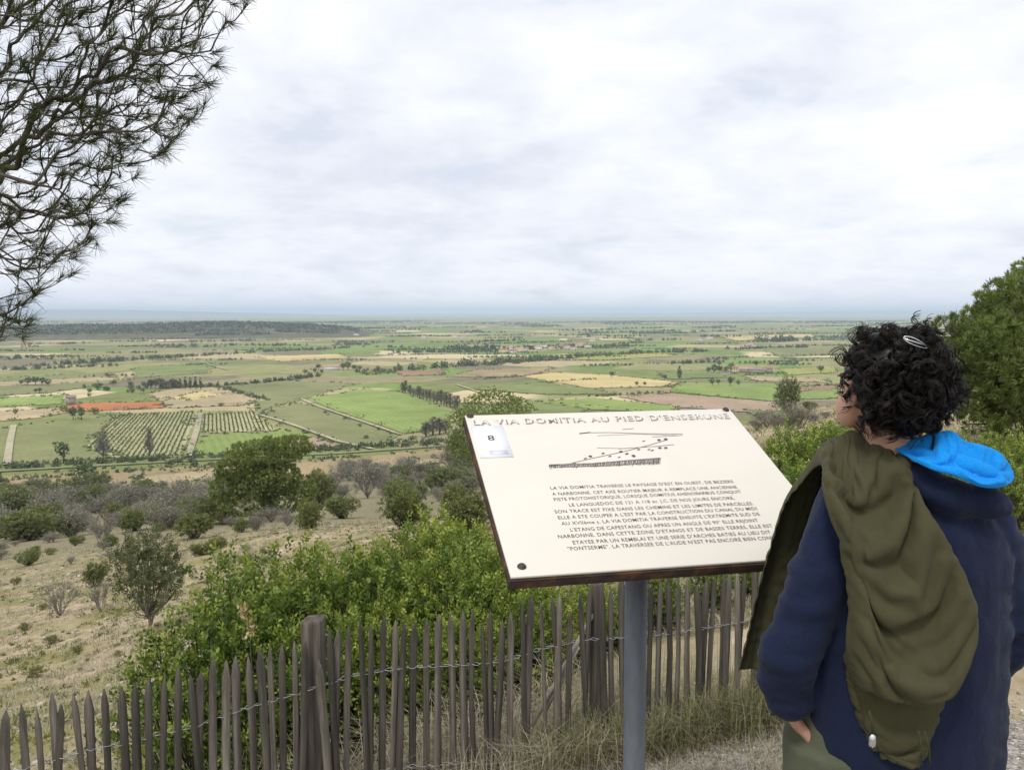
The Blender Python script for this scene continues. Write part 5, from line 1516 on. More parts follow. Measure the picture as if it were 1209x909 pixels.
# body: one continuous skin
mb = MB()
ellipsoid(mb, H(0, -.012, .020), (.076, .095, .088), HM); ellipsoid(mb, H(0, .026, -.030), (.061, .066, .075), HM)
ellipsoid(mb, H(0, .045, -.080), (.036, .036, .026), HM)                                    # chin and jaw
ellipsoid(mb, H(-.040, .05, -.028), (.026, .03, .026), HM); ellipsoid(mb, H(.040, .05, -.028), (.026, .03, .026), HM)   # cheeks
ellipsoid(mb, H(-.052, .040, -.050), (.024, .036, .036), HM); ellipsoid(mb, H(.052, .040, -.050), (.024, .036, .036), HM)
limb(mb, [(*H(0, .092, .016), .009), (*H(0, .104, -.010), .011), (*H(0, .110, -.026), .013), (*H(0, .095, -.036), .012)], 10, 10)   # nose
ellipsoid(mb, H(0, .095, -.054), (.023, .010, .006), HM); ellipsoid(mb, H(0, .092, -.064), (.020, .010, .007), HM)     # lips
ellipsoid(mb, H(0, .082, .030), (.055, .016, .010), HM)                                     # brow
for s in (-1, 1):
    ellipsoid(mb, H(s * .078, -.008, -.012), (.008, .018, .030), HM); ellipsoid(mb, H(s * .083, -.014, .004), (.007, .014, .014), HM); ellipsoid(mb, H(s * .079, -.002, -.040), (.007, .008, .009), HM)
limb(mb, [(*H(0, -.03, -.03), .055), (*(H(0, -.02, -.09) * .6 + neck0 * .4), .052), (*(neck0 + [0, 0, .02]), .056), (0, 0, 1.30, .07)], 12, 18)
stack(mb, [(0, 0, .80, .155, .10), (0, 0, .92, .15, .10), (0, 0, 1.05, .13, .09), (0, 0, 1.2, .155, .10), (0, 0, 1.30, .15, .085), (0, 0, 1.35, .08, .06)], 28)
shL, elL, wrL = loc(1012, 588, 1.75), loc(929, 792, 1.70), loc(934, 843, 1.735)
shR, elR, wrR = np.array([.195, 0, 1.29]), np.array([.290, -.02, 1.04]), np.array([.295, .08, .82])
for sh, el, wr in ((shL, elL, wrL), (shR, elR, wrR)):
    limb(mb, [(*sh, .05), (*(sh * .5 + el * .5), .042), (*el, .036), (*(el * .5 + wr * .5), .034), (*wr, .025)], 24, 14)
def hand(mb, wr, d, side, curl):
    d = unit(d); a = unit(np.cross(d, side)); s_ = unit(np.cross(a, d))
    M = np.stack([s_, a, d], 1)
    pc = wr + d * .050
    ellipsoid(mb, pc, (.040, .015, .050), M, 16, 10)
    for k, (o, L) in enumerate(((-.029, .068), (-.010, .078), (.010, .072), (.028, .056))):
        p0 = wr + d * .080 + s_ * o
        p1 = p0 + d * L * .42 - a * L * .10 * curl; p2 = p1 + d * L * .26 - a * L * .22 * curl; p3 = p2 + d * L * .10 - a * L * .26 * curl
        limb(mb, [(*p0, .0092), (*p1, .0088), (*p2, .0082), (*p3, .0065)], 12, 10)
    t0 = wr + d * .020 - s_ * .026
    limb(mb, [(*t0, .013), (*(t0 - s_ * .022 + d * .028), .0115), (*(t0 - s_ * .030 + d * .056 - a * .008), .0095), (*(t0 - s_ * .026 + d * .074 - a * .014), .0075)], 12, 10)
hand(mb, wrL, loc(962, 880, 1.83) - wrL, np.array([0, 1.0, .2]), .6)
hand(mb, wrR, np.array([0, .12, -1.0]), np.array([0, -1.0, -.1]), 1.0)
for s in (-1, 1):
    limb(mb, [(s * .085, 0, .86, .085), (s * .095, .005, .62, .072), (s * .10, .01, .46, .052), (s * .105, -.01, .30, .05), (s * .11, -.02, .08, .036), (s * .11, .0, .05, .036)], 24, 16)
    ellipsoid(mb, (s * .11, .05, .045), (.036, .105, .030))
remeshed(mb, .0062, 3, MAT['skin'], 'body')
# eyes and eyebrows
MAT['eye'] = simple_mat('eye_white', (.75, .73, .70), .2, .5, .03, 20); MAT['iris'] = simple_mat('brown_iris', (.05, .025, .012), .2, .5, .1, 50)
for s in (-1, 1):
    mb = MB(); ellipsoid(mb, H(s * .030, .066, .010), (.0125, .0125, .0115), HM, 16, 10); e_ = mb.build('eye', MAT['eye'], PERSON, True)
    mb = MB(); ellipsoid(mb, H(s * .030, .0762, .010), (.0055, .004, .0055), HM, 12, 8); mb.build('iris', MAT['iris'], e_, True)
    MB().tube([H(s * .014, .090, .029), H(s * .032, .086, .033), H(s * .048, .074, .029)], [.0028, .0036, .0018], 6).build('eyebrow', MAT['hair'], PERSON, True)

# hoodie
def hood_disp(co):
    arm = np.clip((np.abs(co[:, 0]) - .17) / .05, 0, 1)
    t = vn(co * [1, 1, .42], 15, 5, 3) * .0070 + vn(co * [.5, .5, 1.0], 26, 9, 2) * .003
    a = vn(co * [.45, .45, 1.5] + [0, 0, .3], 22, 6, 2) * .011
    return t * (1 - arm) + a * arm
mb = MB()
stack(mb, [(.050, .0, .700, .216, .130), (.050, .0, .722, .224, .138), (.050, 0, .80, .232, .148), (.050, -.005, .92, .226, .146), (.048, -.008, 1.05, .222, .142), (.045, -.010, 1.18, .218, .140), (.040, -.008, 1.26, .206, .130),
           (.026, -.004, 1.315, .172, .112), (.012, 0, 1.352, .118, .090), (0, 0, 1.38, .085, .075), (0, .0, 1.40, .072, .068)], 40, 2.5)
limb(mb, [(*loc(1050, 560, 1.76), .066), (*loc(1008, 588, 1.74), .066), (*loc(981, 650, 1.72), .064), (*loc(957, 712, 1.70), .062), (*loc(934, 770, 1.69), .060), (*loc(928, 800, 1.71), .056), (*loc(932, 818, 1.715), .049), (*loc(936, 829, 1.735), .042)], 44, 22)
cuffR = elR * .15 + wrR * .85
limb(mb, [(.145, 0, 1.285, .075), (.225, -.01, 1.235, .078), (*(shR * .5 + elR * .5), .076), (*elR, .070), (*(elR * .5 + wrR * .5), .062), (*cuffR, .046)], 36, 22)
# the hood's outer bag lying on the back
for px, py, Y, r in ((1085, 566, 1.70, (.06, .035, .035)), (1120, 586, 1.685, (.085, .042, .040)), (1160, 592, 1.69, (.065, .04, .034))):
    ellipsoid(mb, loc(px, py, Y), r, np.array([[.96, 0, .25], [0, 1, 0], [-.25, 0, .96]]))
HOODIE = remeshed(mb, .0068, 5, MAT['navy'], 'hoodie', hood_disp)
# blue lining of the hood, folded open over the back
mb = MB()
limb(mb, [(*loc(1046, 529, 1.75), .009), (*loc(1066, 532, 1.715), .012), (*loc(1098, 541, 1.68), .018), (*loc(1130, 549, 1.66), .022), (*loc(1160, 558, 1.655), .022), (*loc(1180, 563, 1.665), .016), (*loc(1186, 562, 1.69), .013),
           (*loc(1178, 550, 1.76), .014), (*loc(1150, 536, 1.84), .015), (*loc(1110, 532, 1.88), .014), (*loc(1070, 534, 1.87), .012), (*loc(1042, 532, 1.80), .010), (*loc(1046, 529, 1.75), .009)], 60, 16)
LIN = remeshed(mb, .0055, 4, MAT['blue'], 'hood_lining', lambda co: vn(co * [.6, 1, 1.6], 22, 15, 2) * .005)

# trousers, shoes
mb = MB()
stack(mb, [(0, 0, .70, .195, .125), (0, 0, .80, .19, .128), (0, 0, .90, .172, .115), (0, 0, .96, .16, .105)], 32)
for s in (-1, 1):
    limb(mb, [(s * .098, 0, .80, .115), (s * .103, .005, .62, .102), (s * .108, .005, .45, .082), (s * .110, -.01, .25, .075), (s * .112, -.01, .07, .072)], 30, 20)
ellipsoid(mb, loc(964, 892, 1.88), (.050, .065, .075))
remeshed(mb, .008, 4, MAT['trouser'], 'trousers', lambda co: vn(co * [1, 1, .8], 14, 35, 3) * .006)
for s in (-1, 1):
    mb = MB()
    ellipsoid(mb, (s * .112, .055, .048), (.047, .130, .046)); ellipsoid(mb, (s * .112, -.02, .075), (.044, .055, .055))
    sh_ = remeshed(mb, .006, 3, MAT['shoe'], 'shoe')
    mb = MB(); stack(mb, [(s * .112, .05, .004, .047, .138), (s * .112, .05, .022, .050, .142)], 24, 2.6); mb.build('sole', MAT['sole'], sh_)

# hair: dark cap plus many curls
rng = np.random.default_rng(55)
mb = MB(); ellipsoid(mb, H(.004, -.032, .022), (.090, .094, .096), HM, 36, 24); ellipsoid(mb, H(.006, -.052, -.018), (.080, .068, .086), HM, 30, 20)
CAP = remeshed(mb, .006, 3, MAT['hair'], 'hair', lambda co: vn(co, 55, 45, 2) * .008)
at_ = CAP.data.attributes.new('tint', 'FLOAT', 'POINT')
at_.data.foreach_set('value', np.full(len(CAP.data.vertices), .15, np.float32))
def curls(n, per, rad_, hel, length, turns, seed, spread, jit, npt=20):
    """n ringlets of per strands each, strands of a ringlet running together"""
    rg = np.random.default_rng(seed)
    d = unit(rg.normal(0, 1, (n * 5, 3)))
    ok = ~((d[:, 1] > .30) & (d[:, 2] < .45)) & (d[:, 2] > -.86) & ~((d[:, 1] > -.12) & (d[:, 2] < -.12))
    d = d[ok][:n]; n = len(d)
    lump = 1 + .10 * vn(d, 2.6, 5, 2)[:, None]
    R0 = np.where(d[:, 2:3] > 0, np.array([[.084, .094, .092]]), np.array([[.083, .093, .095]])) * lump
    p = d * R0 + [.006, -.038, .016]
    ax = unit(d * .50 + rg.normal(0, spread, (n, 3)) + [0, 0, -.30])
    a = unit(np.cross(ax, rg.normal(0, 1, (n, 3)))); b_ = np.cross(ax, a)
    t = np.linspace(0, 1, npt)
    L = length * (.6 + .8 * rg.random(n)); h = hel * (.6 + .7 * rg.random(n)); tu = turns * (.7 + .6 * rg.random(n))
    ph = tu[:, None] * 2 * PI * t + rg.random(n)[:, None] * 6.28
    rep = lambda x: np.repeat(x, per, 0)
    ph, h, L, p, ax, a, b_ = rep(ph), rep(h), rep(L), rep(p), rep(ax), rep(a), rep(b_)
    k = n * per
    ph = ph + rg.normal(0, .16, (k, 1)); h = h * (1 + rg.normal(0, .12, k)); L = L * (1 + rg.normal(0, .10, k)); p = p + rg.normal(0, jit, (k, 3))
    hr = h[:, None] * (.35 + .65 * np.minimum(1, t * 3))
    P = p[:, None] + ax[:, None] * (L[:, None] * t)[..., None] + (a[:, None] * np.cos(ph)[..., None] + b_[:, None] * np.sin(ph)[..., None]) * hr[..., None]
    P[..., 2] -= .010 * t ** 2
    P = HC + P @ HM.T
    R_ = np.broadcast_to(rad_ * (1.1 - .5 * t), (k, npt))
    V, Fq = tubes_batch(P, R_, 3)
    return V, Fq, np.repeat(np.clip(rep(rg.normal(.42, .22, n)) + rg.normal(0, .10, k), 0, 1), npt * 3)
mb = MB()
for args in ((330, 10, .00085, .0098, .040, 1.7, 1, .40, .0013), (130, 9, .0008, .0130, .050, 1.5, 2, .45, .0015), (90, 1, .0004, .013, .050, 1.5, 3, .5, .001)):
    V, Fq, T = curls(*args); mb.add(V, Fq, T)
mb.build('curls', MAT['hair'], CAP, True)
# snap clip
cc = loc(1083, 405, 1.648)
t = np.linspace(0, 2 * PI, 40)
cp = np.stack([.026 * np.cos(t), np.zeros(40) + .006 * np.cos(t) ** 2, .0062 * np.sin(t) * (1 - .35 * np.cos(t)) - .010 * np.cos(t) ], -1)
cl = MB().tube(cc + cp, .0012, 6, cap=False).build('hair_clip', MAT['clip'], PERSON, True)
MB().tube([cc + [-.028, .004, .009], cc + [0, -.002, .0], cc + [.024, .004, -.007]], [.0013, .0016, .0010], 6).build('clasp', MAT['clip'], cl, True)

# ------------------------------------------------------------------ olive jacket hung over the shoulder
ST = [(868, 788, 962, 800, 1.97, .010), (878, 752, 972, 765, 1.98, .010), (890, 700, 985, 715, 1.985, .012), (905, 645, 1003, 650, 1.975, .014), (922, 590, 1018, 592, 1.945, .016), (943, 555, 1030, 548, 1.90, .018),
      (962, 530, 1043, 522, 1.82, .018), (972, 533, 1060, 528, 1.735, .018), (976, 552, 1082, 553, 1.655, .022), (985, 592, 1104, 600, 1.605, .028), (1000, 645, 1132, 652, 1.588, .034), (1008, 700, 1154, 700, 1.582, .038),
      (1010, 745, 1159, 735, 1.585, .040), (1010, 780, 1150, 768, 1.590, .038), (1012, 803, 1132, 797, 1.60, .034), (1016, 815, 1118, 812, 1.605, .028)]
ns, ntt = 104, 46
rows = spline([np.concatenate([at(a, b_, Y), at(c, d, Y), [bu]]) for a, b_, c, d, Y, bu in ST], ns)
sv = np.linspace(0, 1, ns)[:, None]; tv = np.linspace(0, 1, ntt)[None]
Pj = rows[:, None, :3] * (1 - tv[..., None]) + rows[:, None, 3:6] * tv[..., None]
w = np.sin(PI * tv) ** .42
back = np.clip((sv - .36) / .10, 0, 1); top = np.exp(-((sv - .40) / .07) ** 2)
nrm = np.zeros((ns, ntt, 3)); tang = unit(np.gradient(rows[:, :3] + rows[:, 3:6], axis=0)); acr = unit(rows[:, 3:6] - rows[:, :3])
nrm[:] = unit(np.cross(tang, acr))[:, None]
if (nrm[int(.7 * ns), 0] @ np.array([0, -1, 0])) < 0: nrm = -nrm
edge_in = (1 - w) * -.035
h = w * rows[:, None, 6] + edge_in
# large folds set by hand; the fine ones come from settling surplus cloth on the shoulder
for c0, c1, amp, wd, s0 in ((.10, .06, .010, .06, .44), (.52, .40, .012, .08, .42), (.74, .82, .018, .08, .43), (.30, .66, .010, .06, .56), (.93, .95, .010, .05, .45)):
    tc_ = c0 + (c1 - c0) * np.clip((sv - .42) / .55, -.5, 1) + .02 * np.sin(sv * 13 + c0 * 30)
    fade = np.clip((sv - s0 + .08) / .12, 0, 1) * (1 - .45 * np.clip((sv - .8) / .2, 0, 1))
    x = (tv - tc_) / wd
    h = h + amp * fade * (np.exp(-np.abs(x) ** 1.5) - .6 * np.exp(-((x - 1.3) / .6) ** 2))
for c0, amp, wd in ((.2, .008, .08), (.5, .010, .09), (.8, .008, .07)):
    x = (tv - c0 - .04 * np.sin(sv * 14 + c0 * 9)) / wd
    h = h + amp * np.exp(-x ** 2) * (1 - back)
gather = np.sin(tv * 70 + 3 * np.sin(sv * 40) + sv * 60) * .0055 * np.exp(-((sv - .415) / .030) ** 2) * np.clip(1.25 - tv * 1.3, .12, 1)
q = np.stack([sv + 0 * tv, tv + 0 * sv], -1)
h = h + gather + vn(q * [9, 5], 1.0, 71, 3) * .006
Pj = Pj + nrm * h[..., None]
def settle(P, pin, shrink, frames, bend=.6, colliders=()):
    """let a cloth grid with surplus material fall into folds over the body"""
    n1, n2 = P.shape[:2]
    i = np.arange(n1 - 1)[:, None]; j = np.arange(n2 - 1)[None]
    Q_ = np.stack([i * n2 + j, i * n2 + j + 1, (i + 1) * n2 + j + 1, (i + 1) * n2 + j], -1).reshape(-1, 4)
    o = bpy.data.objects.new('tmp_cloth', mesh_np('tmp_cloth', P.reshape(-1, 3), Q_, MAT['olive'])); COL.objects.link(o)
    vg = o.vertex_groups.new(name='pin')
    pw = pin.reshape(-1)
    for k in np.nonzero(pw > 0)[0]: vg.add([int(k)], float(pw[k]), 'REPLACE')
    cols = []
    for src in colliders:
        c = bpy.data.objects.new('tmp_col', src.data); COL.objects.link(c); c.matrix_world = src.matrix_world.copy()
        d = c.modifiers.new('d', 'REMESH'); d.mode = 'VOXEL'; d.voxel_size = .018
        c.modifiers.new('c', 'COLLISION'); c.collision.thickness_outer = .004; c.collision.cloth_friction = 12; cols.append(c)
    m_ = o.modifiers.new('cloth', 'CLOTH'); st = m_.settings
    st.quality = 4; st.mass = .25; st.tension_stiffness = 12; st.compression_stiffness = 12; st.shear_stiffness = 6; st.bending_stiffness = bend
    st.tension_damping = 8; st.compression_damping = 8; st.shear_damping = 8; st.air_damping = 3
    st.vertex_group_mass = 'pin'; st.pin_stiffness = 1.0
    st.shrink_min = shrink; st.shrink_max = shrink
    m_.collision_settings.use_collision = True; m_.collision_settings.distance_min = .004
    m_.collision_settings.use_self_collision = False; m_.collision_settings.self_distance_min = .004
    m_.point_cache.frame_start = 1; m_.point_cache.frame_end = frames
    S.frame_start, S.frame_end = 1, frames
    for f in range(1, frames + 1): S.frame_set(f)
    ev = o.evaluated_get(bpy.context.evaluated_depsgraph_get())
    co = np.empty(n1 * n2 * 3, np.float32); ev.data.vertices.foreach_get('co', co)
    for t_ in [o] + cols: bpy.data.objects.remove(t_)
    S.frame_set(1)
    return co.reshape(n1, n2, 3).astype(float)
bpy.context.view_layer.update()
# the folded-open hood: blue lining sheet
UP = [(1050, 521, 1.755), (1066, 519, 1.735), (1086, 517, 1.715), (1108, 511, 1.70), (1124, 511, 1.69), (1138, 522, 1.685), (1160, 527, 1.68), (1178, 535, 1.68), (1190, 549, 1.685), (1195, 563, 1.69)]
LO = [(1051, 527, 1.735), (1064, 535, 1.695), (1082, 546, 1.655), (1104, 556, 1.63), (1124, 561, 1.62), (1142, 569, 1.615), (1158, 575, 1.618), (1174, 576, 1.628), (1187, 573, 1.648), (1194, 567, 1.68)]
ua_ = spline([at(*p_) for p_ in UP], 56); la_ = spline([at(*p_) for p_ in LO], 56)
th_ = np.linspace(0, 1, 26)[None]
Ph = ua_[:, None] * (1 - th_[..., None]) + la_[:, None] * th_[..., None]
uu = np.linspace(0, 1, 56)[:, None]
bl = np.sin(PI * th_) ** .7 * np.sin(PI * uu) ** .6
Ph = Ph + (bl * .028)[..., None] * np.array([0, -.75, .65]) + (vn(np.stack([uu + 0 * th_, th_ + 0 * uu], -1) * [7, 3], 1.0, 91, 2) * .007 * bl)[..., None] * np.array([0, -.7, .7])
pinh = np.where((th_ < .05) | (th_ > .95) | (uu < .04) | (uu > .96), 1.0, 0.0) + 0 * uu
Ph = settle(Ph, pinh, -.085, 16, 2.5, ())
ih = np.arange(55)[:, None]; jh = np.arange(25)[None]
Qh = np.stack([ih * 26 + jh, ih * 26 + jh + 1, (ih + 1) * 26 + jh + 1, (ih + 1) * 26 + jh], -1).reshape(-1, 4)
c_, s_h = math.cos(-PRZ), math.sin(-PRZ)
Vh = (Ph - [PX, PY, PZ]).reshape(-1, 3); Vh = np.stack([Vh[:, 0] * c_ - Vh[:, 1] * s_h, Vh[:, 0] * s_h + Vh[:, 1] * c_, Vh[:, 2]], -1)
hd = obj('hood', mesh_np('hood', Vh, Qh, MAT['blue'], True), PERSON)
so = hd.modifiers.new('thick', 'SOLIDIFY'); so.thickness = .006; so.offset = 0
sb = hd.modifiers.new('sub', 'SUBSURF'); sb.levels = 1; sb.render_levels = 1
pin = (np.clip((.455 - sv) / .03, 0, 1) + 0 * tv)
pin = np.where(sv < .34, np.clip((sv - .02) * 0 + .0, 0, 1) + .93, pin)
pin = np.maximum(pin, np.where((tv < .04) | (tv > .96) | (sv > .97), .75, 0.0) + 0 * sv)
Pj = settle(Pj, pin, -.095, 24, 2.2, (HOODIE,))
base = np.array([PX, PY, PZ])
jo = at(1065, 905, 1.62)
i = np.arange(ns - 1)[:, None]; j = np.arange(ntt - 1)[None]
Q = np.stack([i * ntt + j, i * ntt + j + 1, (i + 1) * ntt + j + 1, (i + 1) * ntt + j], -1).reshape(-1, 4)
JACKET = empty('jacket', jo, 0, 'olive green cotton jacket slung over the shoulder of the navy hoodie', 'jacket')
jb = obj('shell', mesh_np('shell', (Pj - jo).reshape(-1, 3), Q, MAT['olive'], True), JACKET)
so = jb.modifiers.new('thick', 'SOLIDIFY'); so.thickness = .004; so.offset = -1
sb = jb.modifiers.new('sub', 'SUBSURF'); sb.levels = 1; sb.render_levels = 1
# lower layer: the sleeve and tail hanging out below the shell
SU_ = [(1006, 765, 1128, 765, 1.640, .012), (1006, 790, 1128, 790, 1.632, .018), (1010, 822, 1120, 826, 1.626, .026), (1022, 858, 1106, 868, 1.622, .026), (1035, 884, 1095, 896, 1.622, .020), (1046, 895, 1086, 907, 1.624, .010)]
r2 = spline([np.concatenate([at(a, b_, Y), at(c, d, Y), [bu]]) for a, b_, c, d, Y, bu in SU_], 44)
s2 = np.linspace(0, 1, 44)[:, None]; t2 = np.linspace(0, 1, 36)[None]
P2_ = r2[:, None, :3] * (1 - t2[..., None]) + r2[:, None, 3:6] * t2[..., None]
w2 = np.sin(PI * t2) ** .5
h2 = w2 * r2[:, None, 6] - (1 - w2) * .03
h2 = h2 + vn(np.stack([s2 + 0 * t2, t2 + 0 * s2], -1) * [5, 6], 1.0, 81, 3) * .010
P2_[..., 1] -= h2
pin2 = np.where((s2 < .06) | (t2 < .04) | (t2 > .96) | (s2 > .95), .9, 0.0) + 0 * s2
P2_ = settle(P2_, pin2, -.10, 20, 2.0, (HOODIE,))
i2 = np.arange(43)[:, None]; j2 = np.arange(35)[None]
Q2 = np.stack([i2 * 36 + j2, i2 * 36 + j2 + 1, (i2 + 1) * 36 + j2 + 1, (i2 + 1) * 36 + j2], -1).reshape(-1, 4)
jt = obj('tail', mesh_np('tail', (P2_ - jo).reshape(-1, 3), Q2, MAT['olive'], True), JACKET)
so = jt.modifiers.new('thick', 'SOLIDIFY'); so.thickness = .004; so.offset = -1
sb = jt.modifiers.new('sub', 'SUBSURF'); sb.levels = 1; sb.render_levels = 1
# rolled hem down the open edge, and drawcord with toggle
e1 = np.array([Pj[k, 0] for k in range(int(ns * .54), int(ns * .97), 3)]) + [.004, -.004, 0]
MB().tube(e1 - jo, .0075 + .002 * np.sin(np.arange(len(e1)) * .7), 8).build('hem', MAT['olive'], JACKET, True)
MAT['cord'] = simple_mat('dark_olive_cord', (.05, .05, .022), .8, .2, .2, 60)
c0 = at(1026, 838, 1.575); c1 = at(1030, 868, 1.575)
MB().tube([c0 - jo, (c0 + c1) / 2 + [.002, -.004, 0] - jo, c1 - jo], .0022, 6).build('drawcord', MAT['cord'], JACKET, True)
MB().tube([c1 + [0, 0, .004] - jo, c1 - jo, c1 + [0, 0, -.008] - jo, c1 + [0, 0, -.018] - jo, c1 + [.001, 0, -.022] - jo], [.003, .006, .0075, .0075, .005], 10).build('toggle', MAT['clip'], JACKET, True)
for dx_ in (0, 7):
    c2 = at(1084 + dx_, 862, 1.575); c3 = at(1088 + dx_ * 1.4, 904, 1.575)
    MB().tube([c2 - jo, (c2 + c3) / 2 + [.003, -.003, 0] - jo, c3 - jo], .0019, 6).build('drawcord', MAT['cord'], JACKET, True)

# ------------------------------------------------------------------ overhanging pine boughs
def near_pine():
    rng = np.random.default_rng(23)
    foot = np.array([-5.4, 4.6, 0]); foot[2] = hz1(foot[0], foot[1])
    root = empty('overhanging_pine', foot, 0, 'pine with long bare twigs and needle tufts hanging into the view', 'tree')
    # outline of the hanging foliage, as picture positions at its own depth
    bx = np.array([310, 285, 268, 255, 240, 205, 165, 150, 130, 112, 80, 45, 38, 36])
    by = np.array([-40, 10, 55, 95, 125, 172, 200, 238, 262, 290, 325, 350, 378, 398])
    tips = []
    while len(tips) < 1900:
        px = -420 + 740 * rng.random(); py = -260 + 665 * rng.random()
        lim = np.interp(py, by, bx) if py > -40 else 330
        if px > lim: continue
        if px < -20 and rng.random() < .55: continue
        if py < -20 and rng.random() < .5: continue
        if py > 300 and rng.random() < .35: continue
        tips.append(at(px, py, 3.5 + 1.9 * rng.random()))
    for px, py in ((289, 8), (272, 26), (262, 62), (257, 92), (243, 124), (203, 170), (165, 205), (157, 190), (143, 236), (133, 262), (118, 288), (84, 322), (76, 326), (40, 345), (37, 378), (34, 392), (190, 150), (226, 140), (248, 106)):
        tips.append(at(px, py, 3.7 + .5 * rng.random()))
    tips = np.array(tips)
    # main boughs
    tr_top = foot + np.array([.5, .2, 7.5])
    nodes = [foot + np.array([0, 0, -.2])]; par = [-1]
    for k in range(1, 13):
        u = k / 12; nodes.append(foot * (1 - u) + tr_top * u + [.12 * math.sin(4 * u), .1 * math.cos(5 * u), 0]); par.append(k - 1)
    def bough(start, targets):
        a = start
        for tg in targets:
            n = max(2, int(np.linalg.norm(np.array(tg) - nodes[a]) / .18))
            s_ = nodes[a].copy()
            for q in range(1, n + 1):
                u = q / n
                nodes.append(s_ * (1 - u) + np.array(tg) * u + rng.normal(0, .012, 3)); par.append(a); a = len(nodes) - 1
    bough(5, [at(-200, 150, 4.4), at(4, 124, 4.1), at(75, 100, 4.0), at(140, 98, 4.0), at(210, 92, 3.9)])
    bough(6, [at(-180, 20, 4.5), at(4, 64, 4.3), at(44, 79, 4.2), at(125, 79, 4.2), at(180, 60, 4.3)])
    bough(7, [at(-150, -60, 4.8), at(20, 10, 4.7), at(130, 12, 4.6), at(235, 28, 4.4)])
    bough(4, [at(-220, 230, 4.2), at(-40, 205, 3.9), at(40, 215, 3.8), at(90, 240, 3.8)])
    bough(4, [at(-240, 330, 4.0), at(-60, 345, 3.8), at(0, 372, 3.75), at(20, 385, 3.7)])
    bough(8, [at(-100, -160, 4.9), at(100, -60, 4.9), at(250, -20, 4.6)])
    bough(3, [at(-260, 300, 4.6), at(-80, 290, 4.3), at(-5, 285, 4.2), at(40, 290, 4.1)])
    nb = len(nodes)
    # attach every tip to the nearest node that leads back towards the trunk
    N = np.array(nodes); plen = np.zeros(nb)
    for k in range(1, nb): plen[k] = plen[par[k]] + np.linalg.norm(N[k] - N[par[k]])
    order = np.argsort(np.linalg.norm(tips - foot - [0, 0, 3], axis=1))
    cap_n = nb + len(tips) * 4
    P = np.zeros((cap_n, 3)); P[:nb] = N; PL = np.zeros(cap_n); PL[:nb] = plen; pr = np.full(cap_n, -1); pr[:nb] = par
    n = nb; tipnodes = []
    for ti in order:
        t = tips[ti]
        d = np.linalg.norm(P[:n] - t, axis=1)
        cost = d + .42 * PL[:n] + (np.arange(n) < 5) * 50 + np.maximum(0, P[:n, 0] - t[0]) * 1.5 + (d < .09) * 2
        a = int(np.argmin(cost)); L = d[a]
        m = max(2, min(4, int(L / .10)))
        s_ = P[a].copy()
        for q in range(1, m + 1):
            u = q / m
            p = s_ * (1 - u) + t * u
            p[2] -= .10 * L * math.sin(PI * u) ** 1 * (1 if rng.random() < .9 else -1)
            P[n] = p + rng.normal(0, .006, 3); pr[n] = a; PL[n] = PL[a] + L / m; a = n; n += 1
        tipnodes.append(a)
    P = P[:n]; pr = pr[:n]
    cnt = np.zeros(n); 
    for a in tipnodes: cnt[a] += 1
    for k in range(n - 1, 0, -1):
        if pr[k] >= 0: cnt[pr[k]] += cnt[k]
    R = .0019 * np.maximum(cnt, 1) ** .40
    R[:13] = np.linspace(.19, .09, 13)
    R[13:] = np.minimum(R[13:], .045)
    # trunk
    MB().tube(P[:13], R[:13], 14).build('trunk', MAT['bark'], root, True).location = -foot
    # limbs: smoothed segments
    kid = {}
    for k in range(13, n): kid.setdefault(int(pr[k]), []).append(k)
    mbs = {}; mbt = MB()
    top_of = {}
    for k in range(13, n): top_of[k] = top_of.get(int(pr[k]), k) if pr[k] >= 13 else k
    seg = []
    for k in range(13, n):
        a = int(pr[k]); g = int(pr[a]) if a >= 13 and pr[a] >= 0 else a
        ch = kid.get(k, [k])[0]
        p0, p1, p2, p3 = P[g], P[a], P[k], P[ch]
        u = np.linspace(0, 1, 5)[:, None]
        c = .5 * (2 * p1 + (p2 - p0) * u + (2 * p0 - 5 * p1 + 4 * p2 - p3) * u ** 2 + (3 * p1 - p0 - 3 * p2 + p3) * u ** 3)
        ra = min(R[a], R[k] * 1.4) if a >= 13 else R[k]
        rr = np.linspace(ra, R[k], 5)
        if R[k] > .0125: mbs.setdefault(top_of[k], MB()).tube(c, rr, 8, cap=False)
        else: seg.append((c, rr))
    V, Fq = tubes_batch(np.array([s_[0] for s_ in seg]), np.array([s_[1] for s_ in seg]), 4)
    mbt.add(V, Fq, np.repeat(rng.random(len(seg)), 20))
    for mb_ in mbs.values(): mb_.build('bough', MAT['mossy_bark'], root, True).location = -foot
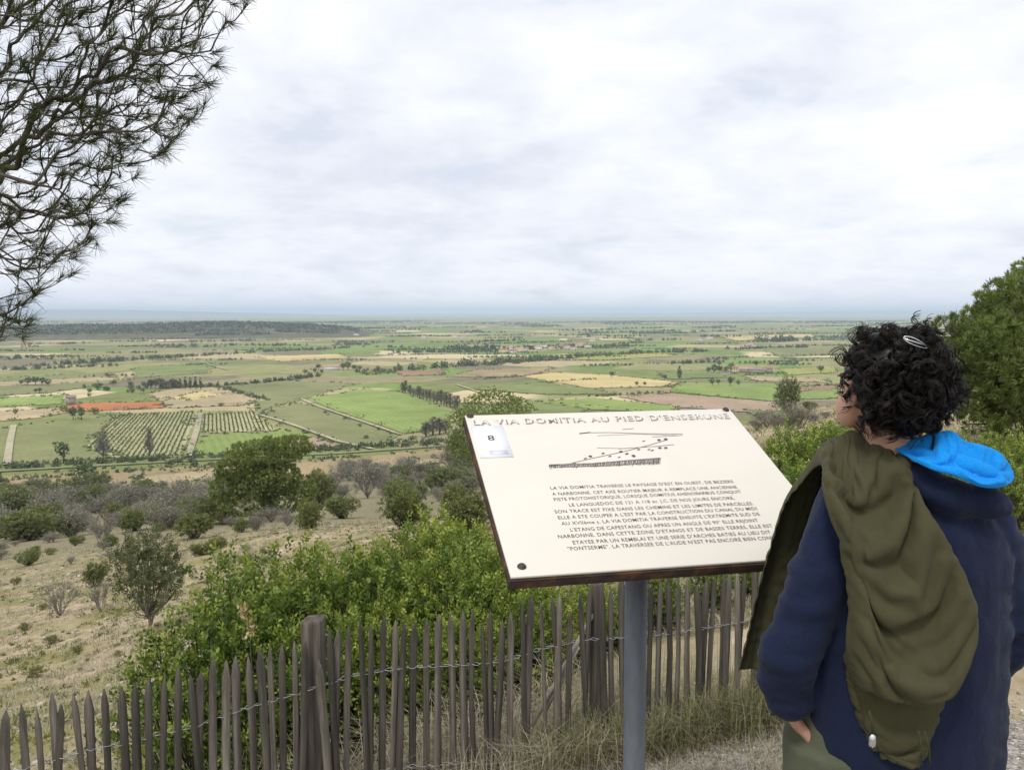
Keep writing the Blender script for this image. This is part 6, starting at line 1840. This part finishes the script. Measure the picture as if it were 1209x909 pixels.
    mbt.build('twigs', MAT['twig_pine'], root, True).location = -foot
    # needle tufts
    C, D, T = [], [], []
    tp = np.array(tipnodes)
    for a in tipnodes:
        d = unit(unit(P[a] - P[int(pr[a])]) + [0, 0, .35])
        k = int(rng.integers(24, 46))
        if rng.random() < .30: k = 4
        back_ = rng.random(k) * .045
        C.append(P[a] - d * back_[:, None]); D.append(unit(d + rng.normal(0, .48, (k, 3)))); T.append(np.clip(rng.normal(.42 + .3 * (rng.random() - .5), .14, k), 0, 1))
    C = np.concatenate(C); D = np.concatenate(D); T = np.concatenate(T); k = len(C)
    L = (.055 + .035 * rng.random(k))[:, None]
    side = unit(np.cross(D, rng.normal(0, 1, (k, 3)))) * .0013
    tip = C + D * L + [0, 0, -.004]
    V = np.stack([C - side, C + side, tip + side * .35, tip - side * .35], 1).reshape(-1, 3)
    o = obj('needles', mesh_np('needles', V, np.arange(4 * k).reshape(k, 4), MAT['needle'], tint=np.repeat(T, 4)), root); o.location = -foot
    # a few old cones of dark needles are left out; bark only
MAT['mossy_bark'] = simple_mat('mossy_bark', (.075, .07, .04), .95, .1, .6, 18, bumps=.7, bscale=60, space='Object')
MAT['twig_pine'] = tint_mat('twig_pine', [(0, (.035, .03, .024)), (.6, (.085, .072, .058)), (1, (.15, .13, .105))])
near_pine()
# ------------------------------------------------------------------ air
def haze():
    me = MB().box((-36000, -36000, -63), (36000, 36000, 165)).mesh('haze', None)
    me.materials.clear()
    m = bpy.data.materials.new('valley_haze'); m.use_nodes = True
    nt = m.node_tree; nt.nodes.clear()
    out = nt.nodes.new('ShaderNodeOutputMaterial'); v = nt.nodes.new('ShaderNodeVolumePrincipled')
    v.inputs['Color'].default_value = (0.68, 0.79, 1.0, 1)
    v.inputs['Density'].default_value = 0.95e-4
    v.inputs['Anisotropy'].default_value = 0.0
    nt.links.new(v.outputs[0], out.inputs['Volume'])
    me.materials.append(m)
    tag(obj('haze', me), 'thin pale blue haze over the plain', 'haze', kind='stuff')
haze()
